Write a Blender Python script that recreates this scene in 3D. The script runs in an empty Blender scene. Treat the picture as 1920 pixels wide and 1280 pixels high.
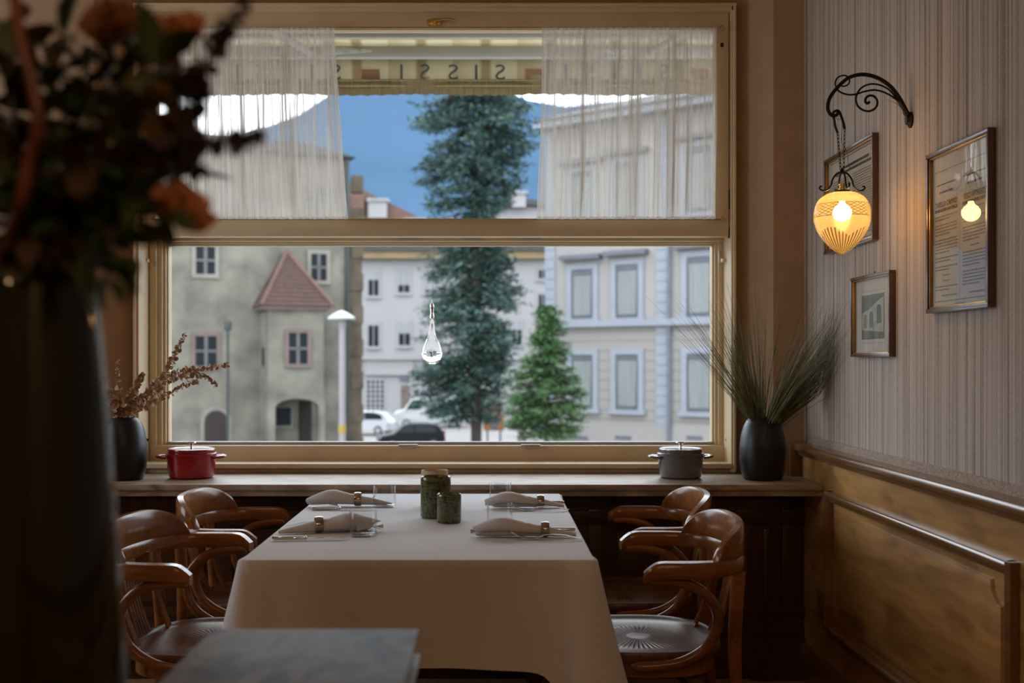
import bpy, bmesh, math, random
from mathutils import Vector, Matrix
R = math.radians
PI = math.pi
random.seed(7)
SC = bpy.context.scene
COL = SC.collection

# ------------------------------------------------------------------ camera
F = 2100.0; VX = 915.0; VY = 675.0; HC = 1.24
cd = bpy.data.cameras.new('camera'); cam = bpy.data.objects.new('camera', cd); COL.objects.link(cam)
cam.location = (0, 0, HC); cam.rotation_euler = (PI/2, 0, 0)
cd.sensor_width = 36; cd.lens = F/1920*36
cd.shift_x = (960-VX)/1920; cd.shift_y = (VY-640)/1920
cd.clip_start = .05; cd.clip_end = 8000
cd.dof.use_dof = True; cd.dof.focus_distance = 3.55; cd.dof.aperture_fstop = 2.9
SC.camera = cam

# ------------------------------------------------------------------ world, exposure
W = bpy.data.worlds.new('overcast_sky'); SC.world = W; W.use_nodes = True
nt = W.node_tree; bgn = nt.nodes['Background']
tc = nt.nodes.new('ShaderNodeTexCoord'); nz = nt.nodes.new('ShaderNodeTexNoise'); nz.inputs['Scale'].default_value = 3.0
nz.inputs['Detail'].default_value = 5
rp = nt.nodes.new('ShaderNodeValToRGB')
rp.color_ramp.elements[0].position = .3; rp.color_ramp.elements[0].color = (.74, .84, .98, 1)
rp.color_ramp.elements[1].position = .75; rp.color_ramp.elements[1].color = (.93, .95, 1, 1)
nt.links.new(tc.outputs['Generated'], nz.inputs['Vector']); nt.links.new(nz.outputs['Fac'], rp.inputs['Fac'])
nt.links.new(rp.outputs['Color'], bgn.inputs['Color']); bgn.inputs['Strength'].default_value = 5.5
vs = SC.view_settings
SC.display_settings.display_device = 'sRGB'
vs.view_transform = 'Standard'; vs.look = 'None'; vs.gamma = 1; vs.exposure = 0.0; vs.use_curve_mapping = False
try:
    SC.cycles.max_bounces = 10; SC.cycles.transparent_max_bounces = 24; SC.cycles.sample_clamp_indirect = 6
    SC.cycles.caustics_reflective = False
except Exception: pass

def lamp(name, kind, loc, power, color, size=.1, rot=(0, 0, 0), portal=False, sy=None):
    l = bpy.data.lights.new(name, kind); l.energy = power; l.color = color
    if kind == 'AREA':
        l.shape = 'RECTANGLE'; l.size = size; l.size_y = sy or size
    else: l.shadow_soft_size = size
    if portal: l.cycles.is_portal = True
    o = bpy.data.objects.new(name, l); o.location = loc; o.rotation_euler = rot; COL.objects.link(o); return o
lamp('window_portal', 'AREA', (-.2, 4.75, 1.75), 1, (1, 1, 1), 2.5, (-PI/2, 0, 0), True, 2.0)
WARM = (1, .62, .32)
lamp('added_window_portal', 'AREA', (-3.5, 3.4, 1.65), 1, (1, 1, 1), 1.7, (0, -PI/2, 0), True, 1.8)  # guides sky sampling through the added, unseen left-wall opening
lamp('dining_room_lamp', 'POINT', (-.5, -.9, 2.3), 17, WARM, .06)
lamp('dining_room_lamp', 'POINT', (-1.45, 2.1, 2.5), 6, WARM, .05)
lamp('dining_room_lamp', 'POINT', (.45, -1.2, 2.35), 17, WARM, .06)

def P(x, y, d):
    return Vector(((x-VX)*d/F, d, HC-(y-VY)*d/F))
def LX(x, d): return (x-VX)*d/F
def LZ(y, d): return HC-(y-VY)*d/F

# ------------------------------------------------------------------ materials
def nodes(name):
    m = bpy.data.materials.new(name); m.use_nodes = True
    t = m.node_tree; b = t.nodes['Principled BSDF']
    return m, t, b
def setp(b, **k):
    for a, v in k.items():
        b.inputs[a.replace('_', ' ')].default_value = v
def N(t, typ, **k):
    n = t.nodes.new(typ)
    for a, v in k.items():
        if a in n.inputs.keys(): n.inputs[a].default_value = v
        else: setattr(n, a, v)
    return n
def mapping(t, scale, rot=(0, 0, 0)):
    c = N(t, 'ShaderNodeTexCoord'); m = N(t, 'ShaderNodeMapping'); m.inputs['Scale'].default_value = scale
    m.inputs['Rotation'].default_value = rot
    t.links.new(c.outputs['Object'], m.inputs['Vector']); return m
def ramp(t, fac, stops):
    r = N(t, 'ShaderNodeValToRGB'); e = r.color_ramp.elements
    while len(e) < len(stops): e.new(.5)
    for i, (p, c) in enumerate(stops): e[i].position = p; e[i].color = (*c, 1)
    t.links.new(fac, r.inputs['Fac']); return r
def bump(t, b, h, strength, dist=.002):
    n = N(t, 'ShaderNodeBump'); n.inputs['Strength'].default_value = strength; n.inputs['Distance'].default_value = dist
    t.links.new(h, n.inputs['Height']); t.links.new(n.outputs['Normal'], b.inputs['Normal'])
def mul(c, k): return tuple(min(1, x*k) for x in c)
def plain(name, c, rough=.5, var=.15, scale=8, metal=0, bmp=0, stretch=(1, 1, 1), coat=0, spec=.5, bd=.002):
    m, t, b = nodes(name)
    mp = mapping(t, tuple(scale*s for s in stretch)); nz = N(t, 'ShaderNodeTexNoise'); nz.inputs['Scale'].default_value = 1
    nz.inputs['Detail'].default_value = 6
    t.links.new(mp.outputs[0], nz.inputs['Vector'])
    r = ramp(t, nz.outputs['Fac'], [(.3, mul(c, 1-var)), (.7, mul(c, 1+var))])
    t.links.new(r.outputs['Color'], b.inputs['Base Color'])
    setp(b, Roughness=rough, Metallic=metal, Coat_Weight=coat, Specular_IOR_Level=spec)
    if bmp: bump(t, b, nz.outputs['Fac'], bmp, bd)
    return m
def wood(name, c1, c2, rough=.3, axis='x', scale=10, coat=.3, knots=0, spec=.5):
    m, t, b = nodes(name)
    s = {'x': (.12, 1, 1), 'y': (1, .12, 1), 'z': (1, 1, .12)}[axis]
    mp = mapping(t, tuple(scale*k for k in s))
    big = N(t, 'ShaderNodeTexNoise'); big.inputs['Scale'].default_value = .6; big.inputs['Detail'].default_value = 3; big.inputs['Distortion'].default_value = 1.2
    fine = N(t, 'ShaderNodeTexNoise'); fine.inputs['Scale'].default_value = 7; fine.inputs['Detail'].default_value = 8
    t.links.new(mp.outputs[0], big.inputs['Vector']); t.links.new(mp.outputs[0], fine.inputs['Vector'])
    mx = N(t, 'ShaderNodeMix'); mx.inputs[0].default_value = .4
    t.links.new(big.outputs['Fac'], mx.inputs[2]); t.links.new(fine.outputs['Fac'], mx.inputs[3])
    r = ramp(t, mx.outputs[0], [(.32, c1), (.5, tuple((a+d)/2 for a, d in zip(c1, c2))), (.66, c2)])
    out = r.outputs['Color']
    if knots:
        mp2 = mapping(t, (1, 1.1, 3.4), (.5, 0, 0)); k = N(t, 'ShaderNodeTexNoise'); k.inputs['Scale'].default_value = knots
        k.inputs['Detail'].default_value = 2; k.inputs['Distortion'].default_value = .8
        t.links.new(mp2.outputs[0], k.inputs['Vector'])
        kr = ramp(t, k.outputs['Fac'], [(.30, (.42, .40, .38)), (.40, (1, 1, 1)), (.56, (1, 1, 1)), (.66, (.6, .55, .5))])
        mm = N(t, 'ShaderNodeMix', data_type='RGBA', blend_type='MULTIPLY'); mm.inputs[0].default_value = .8
        t.links.new(out, mm.inputs[6]); t.links.new(kr.outputs['Color'], mm.inputs[7]); out = mm.outputs[2]
    t.links.new(out, b.inputs['Base Color'])
    setp(b, Roughness=rough, Coat_Weight=coat, Coat_Roughness=.15, Specular_IOR_Level=spec)
    bump(t, b, fine.outputs['Fac'], .15, .001)
    return m
def schlick(t, r0=.04):
    lw = N(t, 'ShaderNodeLayerWeight'); lw.inputs[0].default_value = .5
    p = N(t, 'ShaderNodeMath', operation='POWER'); p.inputs[1].default_value = 5; t.links.new(lw.outputs['Facing'], p.inputs[0])
    m = N(t, 'ShaderNodeMath', operation='MULTIPLY_ADD'); m.inputs[1].default_value = 1-r0; m.inputs[2].default_value = r0; t.links.new(p.outputs[0], m.inputs[0])
    return m.outputs[0]
def glass_pane(name, tint=(1, 1, 1), ior=1.5):
    m = bpy.data.materials.new(name); m.use_nodes = True; t = m.node_tree; t.nodes.clear()
    o = N(t, 'ShaderNodeOutputMaterial'); tr = N(t, 'ShaderNodeBsdfTransparent'); g = N(t, 'ShaderNodeBsdfGlossy')
    g.inputs['Roughness'].default_value = 0.01; tr.inputs['Color'].default_value = (*tint, 1)
    mx = N(t, 'ShaderNodeMixShader'); t.links.new(schlick(t, ((ior-1)/(ior+1))**2), mx.inputs[0]); t.links.new(tr.outputs[0], mx.inputs[1]); t.links.new(g.outputs[0], mx.inputs[2])
    t.links.new(mx.outputs[0], o.inputs[0]); return m
def emit(name, c, s):
    m = bpy.data.materials.new(name); m.use_nodes = True; t = m.node_tree; t.nodes.clear()
    o = N(t, 'ShaderNodeOutputMaterial'); e = N(t, 'ShaderNodeEmission'); e.inputs[0].default_value = (*c, 1); e.inputs[1].default_value = s
    t.links.new(e.outputs[0], o.inputs[0]); return m

M = {}
M['cream'] = plain('cream_paint', (.66, .53, .34), .4, .06, 5, spec=.4)
M['plaster'] = plain('warm_plaster', (.42, .28, .17), .8, .06, 12, bmp=.1)
M['ceil'] = plain('ceiling_paint', (.6, .5, .4), .9, .04, 4)
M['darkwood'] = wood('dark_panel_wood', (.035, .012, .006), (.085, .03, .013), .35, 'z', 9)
M['chair'] = wood('bentwood', (.12, .040, .011), (.30, .115, .034), .21, 'x', 14, .0, spec=.42)
M['oak'] = wood('panel_walnut', (.27, .13, .033), (.56, .30, .09), .36, 'y', 7, .25, 2.2)
M['mould'] = wood('moulding_walnut', (.13, .058, .02), (.24, .12, .045), .25, 'y', 9, .5)
M['carpet'] = plain('floor_carpet', (.32, .19, .09), .95, .3, 60, bmp=.5)
M['brass'] = plain('old_brass', (.55, .36, .13), .3, .2, 30, 1)
M['iron'] = plain('black_iron', (.02, .016, .012), .45, .3, 40, .7, bmp=.2)
M['steel'] = plain('polished_steel', (.75, .75, .77), .12, .05, 20, 1)
M['gasket'] = plain('grey_gasket', (.35, .35, .36), .5, .1, 10)
M['hinge'] = plain('zinc_hinge', (.42, .42, .40), .4, .2, 30, .8)
M['linen'] = plain('white_linen', (.61, .625, .665), .85, .03, 300, bmp=.25, bd=.0006)
M['napkin'] = plain('grey_linen', (.60, .60, .64), .9, .04, 300, bmp=.3, bd=.0006)
M['red'] = plain('red_enamel', (.30, .006, .010), .22, .1, 4, coat=.35)
M['grey'] = plain('grey_enamel', (.12, .12, .125), .16, .1, 4, coat=.6)
M['tumbler'] = glass_pane('thin_glass', (.97, .98, .98), 1.33)
M['pane'] = glass_pane('window_glass', (.97, .98, .97), 1.02)
M['pglass'] = glass_pane('picture_glass', (.98, .98, .97), 1.5)
M['paper'] = plain('aged_paper', (.55, .50, .40), .8, .06, 12)
M['ink'] = plain('black_ink', (.03, .03, .035), .7, .1, 50)
M['ink2'] = plain('faded_ink', (.16, .14, .12), .7, .1, 50)
M['frame'] = wood('brown_frame', (.05, .02, .01), (.14, .06, .025), .3, 'z', 20, .6)
M['gilt'] = plain('gilt_slip', (.45, .25, .08), .3, .2, 30, .8)
M['mount'] = plain('grey_mount', (.55, .53, .48), .85, .03, 20)
M['book'] = None

# ------------------------------------------------------------------ mesh builder
def spline(pts, n=8, closed=False):
    pts = [Vector(p) for p in pts]; out = []; L = len(pts)
    rng = range(L) if closed else range(L-1)
    for i in rng:
        g = (lambda k: pts[k % L]) if closed else (lambda k: pts[max(0, min(L-1, k))])
        p0, p1, p2, p3 = g(i-1), g(i), g(i+1), g(i+2)
        for j in range(n):
            t = j/n
            out.append(.5*((2*p1)+(p2-p0)*t+(2*p0-5*p1+4*p2-p3)*t*t+(3*p1-p0-3*p2+p3)*t**3))
    if not closed: out.append(pts[-1])
    return out
class MB:
    def __init__(s): s.v = []; s.f = []
    def add(s, vs, fs):
        o = len(s.v); s.v += [tuple(v) for v in vs]; s.f += [tuple(i+o for i in f) for f in fs]; return s
    def box(s, x0, x1, y0, y1, z0, z1, m=None):
        x0, x1 = min(x0, x1), max(x0, x1); y0, y1 = min(y0, y1), max(y0, y1); z0, z1 = min(z0, z1), max(z0, z1)
        vs = [Vector(p) for p in ((x0, y0, z0), (x1, y0, z0), (x1, y1, z0), (x0, y1, z0), (x0, y0, z1), (x1, y0, z1), (x1, y1, z1), (x0, y1, z1))]
        if m is not None: vs = [m @ v for v in vs]
        return s.add(vs, [(0, 3, 2, 1), (4, 5, 6, 7), (0, 1, 5, 4), (1, 2, 6, 5), (2, 3, 7, 6), (3, 0, 4, 7)])
    def bbox(s, x0, x1, y0, y1, z0, z1, b=.004, m=None):
        bm = bmesh.new(); bmesh.ops.create_cube(bm, size=1)
        for v in bm.verts: v.co = Vector(((x0+x1)/2+v.co.x*abs(x1-x0), (y0+y1)/2+v.co.y*abs(y1-y0), (z0+z1)/2+v.co.z*abs(z1-z0)))
        bmesh.ops.bevel(bm, geom=list(bm.edges), offset=b, segments=2, affect='EDGES', profile=.6)
        bm.verts.index_update()
        s.add([(m @ v.co if m is not None else v.co) for v in bm.verts], [[v.index for v in f.verts] for f in bm.faces]); bm.free(); return s
    def tube(s, pts, r, n=8, closed=False, sq=(1, 1), cap=True):
        pts = [Vector(p) for p in pts]; L = len(pts)
        rr = r if hasattr(r, '__len__') else [r]*L
        if len(rr) != L: rr = [rr[0]+(rr[-1]-rr[0])*i/(L-1) for i in range(L)]
        vs = []; fs = []; up = None
        for i, p in enumerate(pts):
            a = pts[(i-1) % L] if closed or i else p; c = pts[(i+1) % L] if closed or i < L-1 else p
            t = (c-a).normalized()
            if up is None:
                up = Vector((0, 0, 1)) if abs(t.z) < .9 else Vector((0, 1, 0))
            u = (up - t*up.dot(t))
            u = u.normalized() if u.length > 1e-6 else t.orthogonal().normalized()
            up = u; w = t.cross(u)
            for k in range(n):
                q = 2*PI*k/n; vs.append(p+(u*math.sin(q)*sq[1]+w*math.cos(q)*sq[0])*rr[i])
        m = L if closed else L-1
        for i in range(m):
            for k in range(n):
                a = i*n+k; b = i*n+(k+1) % n; c = ((i+1) % L)*n+(k+1) % n; d = ((i+1) % L)*n+k
                fs.append((a, b, c, d))
        if cap and not closed: fs.append(tuple(range(n-1, -1, -1))); fs.append(tuple((L-1)*n+k for k in range(n)))
        return s.add(vs, fs)
    def lathe(s, prof, n=32, c=(0, 0, 0)):
        vs = []; fs = []; L = len(prof)
        for (r, z) in prof:
            for k in range(n):
                q = 2*PI*k/n; vs.append((c[0]+r*math.cos(q), c[1]+r*math.sin(q), c[2]+z))
        for i in range(L-1):
            for k in range(n):
                fs.append((i*n+k, i*n+(k+1) % n, (i+1)*n+(k+1) % n, (i+1)*n+k))
        if prof[0][0] > 1e-5: fs.append(tuple(range(n-1, -1, -1)))
        if prof[-1][0] > 1e-5: fs.append(tuple((L-1)*n+k for k in range(n)))
        return s.add(vs, fs)
    def prism(s, poly, fn):           # poly 2D, fn(u, v, w) w in {0,1} -> point
        n = len(poly); vs = [fn(u, v, 0) for u, v in poly]+[fn(u, v, 1) for u, v in poly]
        fs = [tuple(range(n-1, -1, -1)), tuple(range(n, 2*n))]
        for i in range(n): j = (i+1) % n; fs.append((i, j, n+j, n+i))
        return s.add(vs, fs)
    def grid(s, nu, nv, fn, cu=False):
        vs = [fn(i, j) for i in range(nu) for j in range(nv)]; fs = []
        for i in range(nu if cu else nu-1):
            for j in range(nv-1):
                a = i*nv+j; b = ((i+1) % nu)*nv+j; fs.append((a, b, b+1, a+1))
        return s.add(vs, fs)
    def tri(s, a, b, c): return s.add([a, b, c], [(0, 1, 2)])
    def mesh(s, name, mat, smooth=40, fix=True):
        me = bpy.data.meshes.new(name); me.from_pydata(s.v, [], s.f)
        if fix and len(s.f) < 20000:
            bm = bmesh.new(); bm.from_mesh(me); bmesh.ops.recalc_face_normals(bm, faces=bm.faces); bm.to_mesh(me); bm.free()
        if smooth:
            for p in me.polygons: p.use_smooth = True
            me.set_sharp_from_angle(angle=R(smooth))
        if mat: me.materials.append(mat)
        return me
    def build(s, name, mat, parent=None, at=None, smooth=40, fix=True):
        if at is not None:
            a = Vector(at); s.v = [tuple(Vector(v)-a) for v in s.v]
        o = bpy.data.objects.new(name, s.mesh(name, mat, smooth, fix)); COL.objects.link(o)
        if at is not None and parent is None: o.location = at
        if parent is not None: o.parent = parent
        return o
def link(name, me, parent=None, m=None):
    o = bpy.data.objects.new(name, me); COL.objects.link(o)
    if parent is not None: o.parent = parent
    if m is not None: o.matrix_local = m
    return o
def tag(o, label=None, cat=None, group=None, kind=None):
    if label: o['label'] = label
    if cat: o['category'] = cat
    if group: o['group'] = group
    if kind: o['kind'] = kind
    return o
def thing(name, label, cat, loc=(0, 0, 0), rz=0, group=None):
    o = bpy.data.objects.new(name, None); COL.objects.link(o); o.location = loc; o.rotation_euler = (0, 0, rz)
    o.empty_display_size = .05
    return tag(o, label, cat, group)
def copy_tree(o, parent=None):
    c = o.copy(); COL.objects.link(c)
    if parent is not None: c.parent = parent
    for ch in list(o.children):
        copy_tree(ch, c)
    return c
def struct(name, parent=None):
    o = bpy.data.objects.new(name, None); COL.objects.link(o); o['kind'] = 'structure'
    return o
def text_mesh(body, size, bold=0.0, align='CENTER', extrude=0):
    cu = bpy.data.curves.new('lettering', 'FONT'); cu.body = body; cu.size = size; cu.align_x = align; cu.offset = bold; cu.extrude = extrude
    cu.resolution_u = 3
    o = bpy.data.objects.new('lettering', cu); COL.objects.link(o)
    bpy.context.view_layer.update()
    me = bpy.data.meshes.new_from_object(o.evaluated_get(bpy.context.evaluated_depsgraph_get()))
    bpy.data.objects.remove(o); bpy.data.curves.remove(cu)
    vs = [v.co.copy() for v in me.vertices]; fs = [tuple(p.vertices) for p in me.polygons]; bpy.data.meshes.remove(me)
    return vs, fs
# ------------------------------------------------------------------ room shell
XR = 1.26; XW = 1.23          # wallpaper plane, wainscot face
DW = 4.43; DF = 4.55          # window wall face, window frame face
ZS = .785                     # top of the sill
XL = -3.4; YB = -3.2; ZC = 3.05
WXR, WXL = LX(1380, DF), LX(250, DF)       # frame outer sides
WZT, WZB = LZ(8, DF), ZS
SXR, SXL, SZT = LX(1450, DW), LX(176, DW), 2.86     # splayed opening at wall face
o = MB().box(XL, XR, YB, DW+.3, -.1, 0).build('floor', M['carpet']); tag(o, kind='structure')
o = MB().box(XL-.2, XR+.2, YB, DW+.3, ZC, ZC+.1).build('ceiling', M['ceil']); tag(o, kind='structure')
b = MB(); Y0, Y1, Z0, Z1 = 2.6, 4.2, .85, 2.4
b.box(XL-.15, XL, YB, Y0, 0, ZC); b.box(XL-.15, XL, Y1, DW+.3, 0, ZC); b.box(XL-.15, XL, Y0, Y1, 0, Z0); b.box(XL-.15, XL, Y0, Y1, Z1, ZC)
w2 = struct('added_fill_window')  # unseen window, added in the left wall to let in more daylight
for (y0, y1, z0, z1) in ((Y0, Y0+.08, Z0, Z1), (Y1-.08, Y1, Z0, Z1), (Y0+.08, Y1-.08, Z0, Z0+.08), (Y0+.08, Y1-.08, Z1-.08, Z1), (Y0+.08, Y1-.08, 1.83, 1.9)): MB().bbox(XL-.12, XL-.05, y0, y1, z0, z1, .004).build('frame_bar', M['cream'], w2)
MB().box(XL-.09, XL-.086, Y0+.06, Y1-.06, Z0+.06, Z1-.06).build('pane', M['pane'], w2, smooth=0)
o = b.build('wall_left', M['plaster']); tag(o, kind='structure')
o = MB().box(XL-.2, XR+.2, YB-.15, YB, 0, ZC).build('wall_front', M['plaster']); tag(o, kind='structure')
b = MB()
b.box(SXR, XR, DW, DW+.35, ZS-.06, ZC); b.box(XL, SXL, DW, DW+.35, ZS-.06, ZC)
b.box(SXL, SXR, DW, DW+.35, SZT, ZC); b.box(XL, XR, DW, DW+.35, 0, ZS-.06)
for s, (sx, wx) in enumerate(((SXR, WXR), (SXL, WXL))):       # splayed reveals
    b.add([(sx, DW, ZS-.05), (wx, DF, ZS-.05), (wx, DW+.34, ZS-.05), (sx, DW+.34, ZS-.05), (sx, DW, SZT), (wx, DF, WZT), (wx, DW+.34, WZT), (sx, DW+.34, SZT)],
          [(0, 1, 5, 4), (1, 2, 6, 5), (2, 3, 7, 6), (3, 0, 4, 7), (0, 3, 2, 1), (4, 5, 6, 7)])
b.add([(SXL, DW, SZT), (SXR, DW, SZT), (WXR, DF, WZT), (WXL, DF, WZT), (SXL, DW+.34, SZT), (SXR, DW+.34, SZT), (WXR, DW+.34, WZT), (WXL, DW+.34, WZT)],
      [(0, 1, 2, 3), (3, 2, 6, 7), (7, 6, 5, 4), (4, 5, 1, 0), (0, 3, 7, 4), (1, 5, 6, 2)])
o = b.build('wall_back', M['plaster'], smooth=0); tag(o, kind='structure')
# wallpaper wall
def wallpaper():
    m, t, b = nodes('striped_wallpaper')
    mp = mapping(t, (1, 230, .7)); n1 = N(t, 'ShaderNodeTexNoise'); n1.inputs['Scale'].default_value = 1; n1.inputs['Detail'].default_value = 2
    t.links.new(mp.outputs[0], n1.inputs['Vector'])
    mp2 = mapping(t, (1, 75, .25)); n2 = N(t, 'ShaderNodeTexNoise'); n2.inputs['Scale'].default_value = 1; n2.inputs['Detail'].default_value = 3
    t.links.new(mp2.outputs[0], n2.inputs['Vector'])
    mp3 = mapping(t, (1, 260, 170)); n3 = N(t, 'ShaderNodeTexNoise'); n3.inputs['Scale'].default_value = 1; n3.inputs['Detail'].default_value = 3
    t.links.new(mp3.outputs[0], n3.inputs['Vector'])
    a = N(t, 'ShaderNodeMath', operation='MULTIPLY_ADD'); a.inputs[1].default_value = .55
    t.links.new(n2.outputs['Fac'], a.inputs[0]); t.links.new(n1.outputs['Fac'], a.inputs[2])
    c = N(t, 'ShaderNodeMath', operation='MULTIPLY_ADD'); c.inputs[1].default_value = .3
    t.links.new(n3.outputs['Fac'], c.inputs[0]); t.links.new(a.outputs[0], c.inputs[2])
    r = ramp(t, c.outputs[0], [(.66, (.13, .095, .068)), (.82, (.33, .27, .215)), (.93, (.45, .385, .33)), (1.0, (.52, .45, .39))])
    t.links.new(r.outputs['Color'], b.inputs['Base Color']); setp(b, Roughness=.75, Specular_IOR_Level=.3)
    bump(t, b, c.outputs[0], .8, .0015)
    return m
M['wallpaper'] = wallpaper()
o = MB().box(XR, XR+.15, YB, DW+.3, 0, ZC).build('wall_right', M['wallpaper'], smooth=0); tag(o, kind='structure')
M['bead'] = plain('corner_bead', (.40, .31, .23), .6, .1, 8)
M['border'] = plain('wallpaper_border', (.36, .29, .23), .8, .5, 260, bmp=.6)
o = MB().tube([(XR-.004, DW-.004, .92), (XR-.004, DW-.004, ZC)], .006, 6).build('trim_4', M['bead']); tag(o, kind='structure')
# wainscot ----------------------------------------------------------------
WC = .915
t1 = struct('trim_1')
MB().box(XW, XR, YB, DW, .0, WC-.03).build('backing_board', M['oak'], t1)
# cap moulding: profile in (x,z) swept along y
def mould(prof, y0, y1, name, mat, parent, dirv='y', fixed=None):
    b = MB(); n = len(prof)
    if dirv == 'y': vs = [(x, y, z) for y in (y0, y1) for x, z in prof]
    elif dirv == 'z': vs = [(x, y, z) for z in (y0, y1) for x, y in prof]
    else: vs = [(x, y, z) for x in (y0, y1) for y, z in prof]
    fs = [(i, (i+1) % n, n+(i+1) % n, n+i) for i in range(n)]+[tuple(range(n-1, -1, -1)), tuple(range(n, 2*n))]
    return b.add(vs, fs).build(name, mat, parent, smooth=50)
def bead(x, z, w, h):     # rounded nosing profile projecting to -x
    return [(x, z-h), (x-w*.5, z-h), (x-w*.55, z-h*.7), (x-w*.9, z-h*.6), (x-w, z-h*.35), (x-w*.92, z-h*.1), (x-w*.7, z), (x, z)]
mould([(XR, WC-.045)]+bead(XW, WC, .034, .045)+[(XR, WC)], YB, DW-.03, 'cap_rail', M['mould'], t1)
mould([(XR, WC), (XR-.004, WC), (XR-.004, WC+.028), (XR, WC+.028)], YB, DW-.03, 'wallpaper_border', M['border'], t1)
# panels: bolection frame from y0 to y1, inner raised field with scooped corners
def wpanel(y0, y1, zt, zb):
    w = .036
    mould(bead(XW, zt, .029, w), y0+.014, y1-.004, 'panel_moulding', M['mould'], t1)
    mould(bead(XW, zb+w, .03, w), y0, y1, 'panel_moulding', M['mould'], t1)
    for ya, s in ((y0, 1), (y1, -1)):
        mould([(XW, ya), (XW-.022, ya), (XW-.03, ya+s*.012), (XW-.026, ya+s*.022), (XW-.012, ya+s*.03), (XW, ya+s*w)], zb, zt, 'panel_moulding', M['mould'], t1, 'z')
    a0, a1, b0, b1 = y0+.075, y1-.075, zb+.06, zt-.062
    poly = []; r = .055
    for (cy, cz, q) in ((a0, b0, 90), (a1, b0, 180), (a1, b1, 270), (a0, b1, 0)):
        for k in range(7):
            q_ = R(q-k*15) if True else 0
            poly.append((cy+r*math.cos(q_), cz+r*math.sin(q_)))
    cy = sum(p[0] for p in poly)/len(poly); cz = sum(p[1] for p in poly)/len(poly)
    b = MB(); n = len(poly)
    ring = lambda x, k: [(x, p[0]+(k if p[0] < cy else -k), p[1]+(k if p[1] < cz else -k)) for p in poly]
    vs = ring(XW, 0)+ring(XW-.008, .004)+ring(XW-.010, .010)
    fs = [(l*n+i, l*n+(i+1) % n, (l+1)*n+(i+1) % n, (l+1)*n+i) for l in range(2) for i in range(n)]+[tuple(2*n+i for i in range(n))]
    b.add(vs, fs).build('panel', M['oak'], t1, smooth=30)
yp1 = XW*F/(1912-VX)
wpanel(yp1, 4.02, .772, .262)
wpanel(yp1-.12-1.45, yp1-.12, .772, .262)
mould(bead(XW, .15, .02, .15), YB, DW-.03, 'skirting', M['mould'], t1)
# under-window panelling ---------------------------------------------------
DP = 4.34
t3 = struct('trim_3')
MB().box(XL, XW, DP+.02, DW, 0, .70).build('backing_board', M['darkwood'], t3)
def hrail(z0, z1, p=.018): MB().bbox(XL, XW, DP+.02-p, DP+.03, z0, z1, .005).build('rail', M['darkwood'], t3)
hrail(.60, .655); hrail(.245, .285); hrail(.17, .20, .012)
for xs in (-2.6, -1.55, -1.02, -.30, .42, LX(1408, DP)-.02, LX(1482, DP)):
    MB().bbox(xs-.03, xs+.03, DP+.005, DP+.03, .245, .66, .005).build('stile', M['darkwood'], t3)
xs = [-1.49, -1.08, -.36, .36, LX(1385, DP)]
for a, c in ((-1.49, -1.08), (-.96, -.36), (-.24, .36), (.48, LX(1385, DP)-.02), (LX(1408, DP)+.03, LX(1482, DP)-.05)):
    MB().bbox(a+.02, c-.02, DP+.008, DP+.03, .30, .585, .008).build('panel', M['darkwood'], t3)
# plinth with scalloped cut-out
poly = [(XL, 0), (XL, .16), (XW, .16), (XW, 0)]
b = MB()
for a, c in ((-1.6, -.9), (-.6, .1), (.4, 1.0)):
    pass
prev = XL
for a, c in ((-1.45, -.75), (-.55, .15), (.35, 1.02)):
    arc = [(a, 0), (a+.02, .05), (a+.06, .075), (a+.12, .09), (c-.12, .09), (c-.06, .075), (c-.02, .05), (c, 0)]
    b.prism([(prev, 0), (prev, .16), (a, .16), (a, 0)], lambda u, v, w: (u, DP-.01+w*.04, v))
    b.prism([(a, .16)]+arc+[(c, .16)], lambda u, v, w: (u, DP-.01+w*.04, v)); prev = c
b.prism([(prev, 0), (prev, .16), (XW, .16), (XW, 0)], lambda u, v, w: (u, DP-.01+w*.04, v))
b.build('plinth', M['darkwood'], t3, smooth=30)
# marble sill ---------------------------------------------------------------
def marble():
    m, t, b = nodes('beige_marble')
    mp = mapping(t, (3, 9, 9)); n = N(t, 'ShaderNodeTexNoise'); n.inputs['Scale'].default_value = 1.5; n.inputs['Detail'].default_value = 8; n.inputs['Distortion'].default_value = 1.5
    t.links.new(mp.outputs[0], n.inputs['Vector'])
    r = ramp(t, n.outputs['Fac'], [(.3, (.17, .11, .07)), (.5, (.34, .26, .20)), (.7, (.44, .37, .31))])
    t.links.new(r.outputs['Color'], b.inputs['Base Color']); setp(b, Roughness=.45, Specular_IOR_Level=.35); return m
M['marble'] = marble()
DS = 4.10
t2 = struct('trim_2')
b = MB(); b.bbox(XL, XW, DS, DF+.1, ZS-.022, ZS, .003); b.build('sill_slab', M['marble'], t2)
b = MB(); b.bbox(XL, XW, DS+.012, DW, ZS-.045, ZS-.0215, .004); b.build('sill_moulding', M['marble'], t2)
# end strip of wood where the sill meets the wainscot
MB().bbox(XW-.045, XR-.001, DS+.29, DW-.001, ZS, WC-.001, .003).build('corner_block', M['mould'], t1)

# ------------------------------------------------------------------ the window
w1 = struct('window_1')
def bar(name, x0, x1, y0, y1, d, dep, mat='cream', bev=.003, parent=w1):
    return MB().bbox(LX(x0, d), LX(x1, d), d, d+dep, LZ(y1, d), LZ(y0, d), bev).build(name, M[mat], parent)
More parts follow.
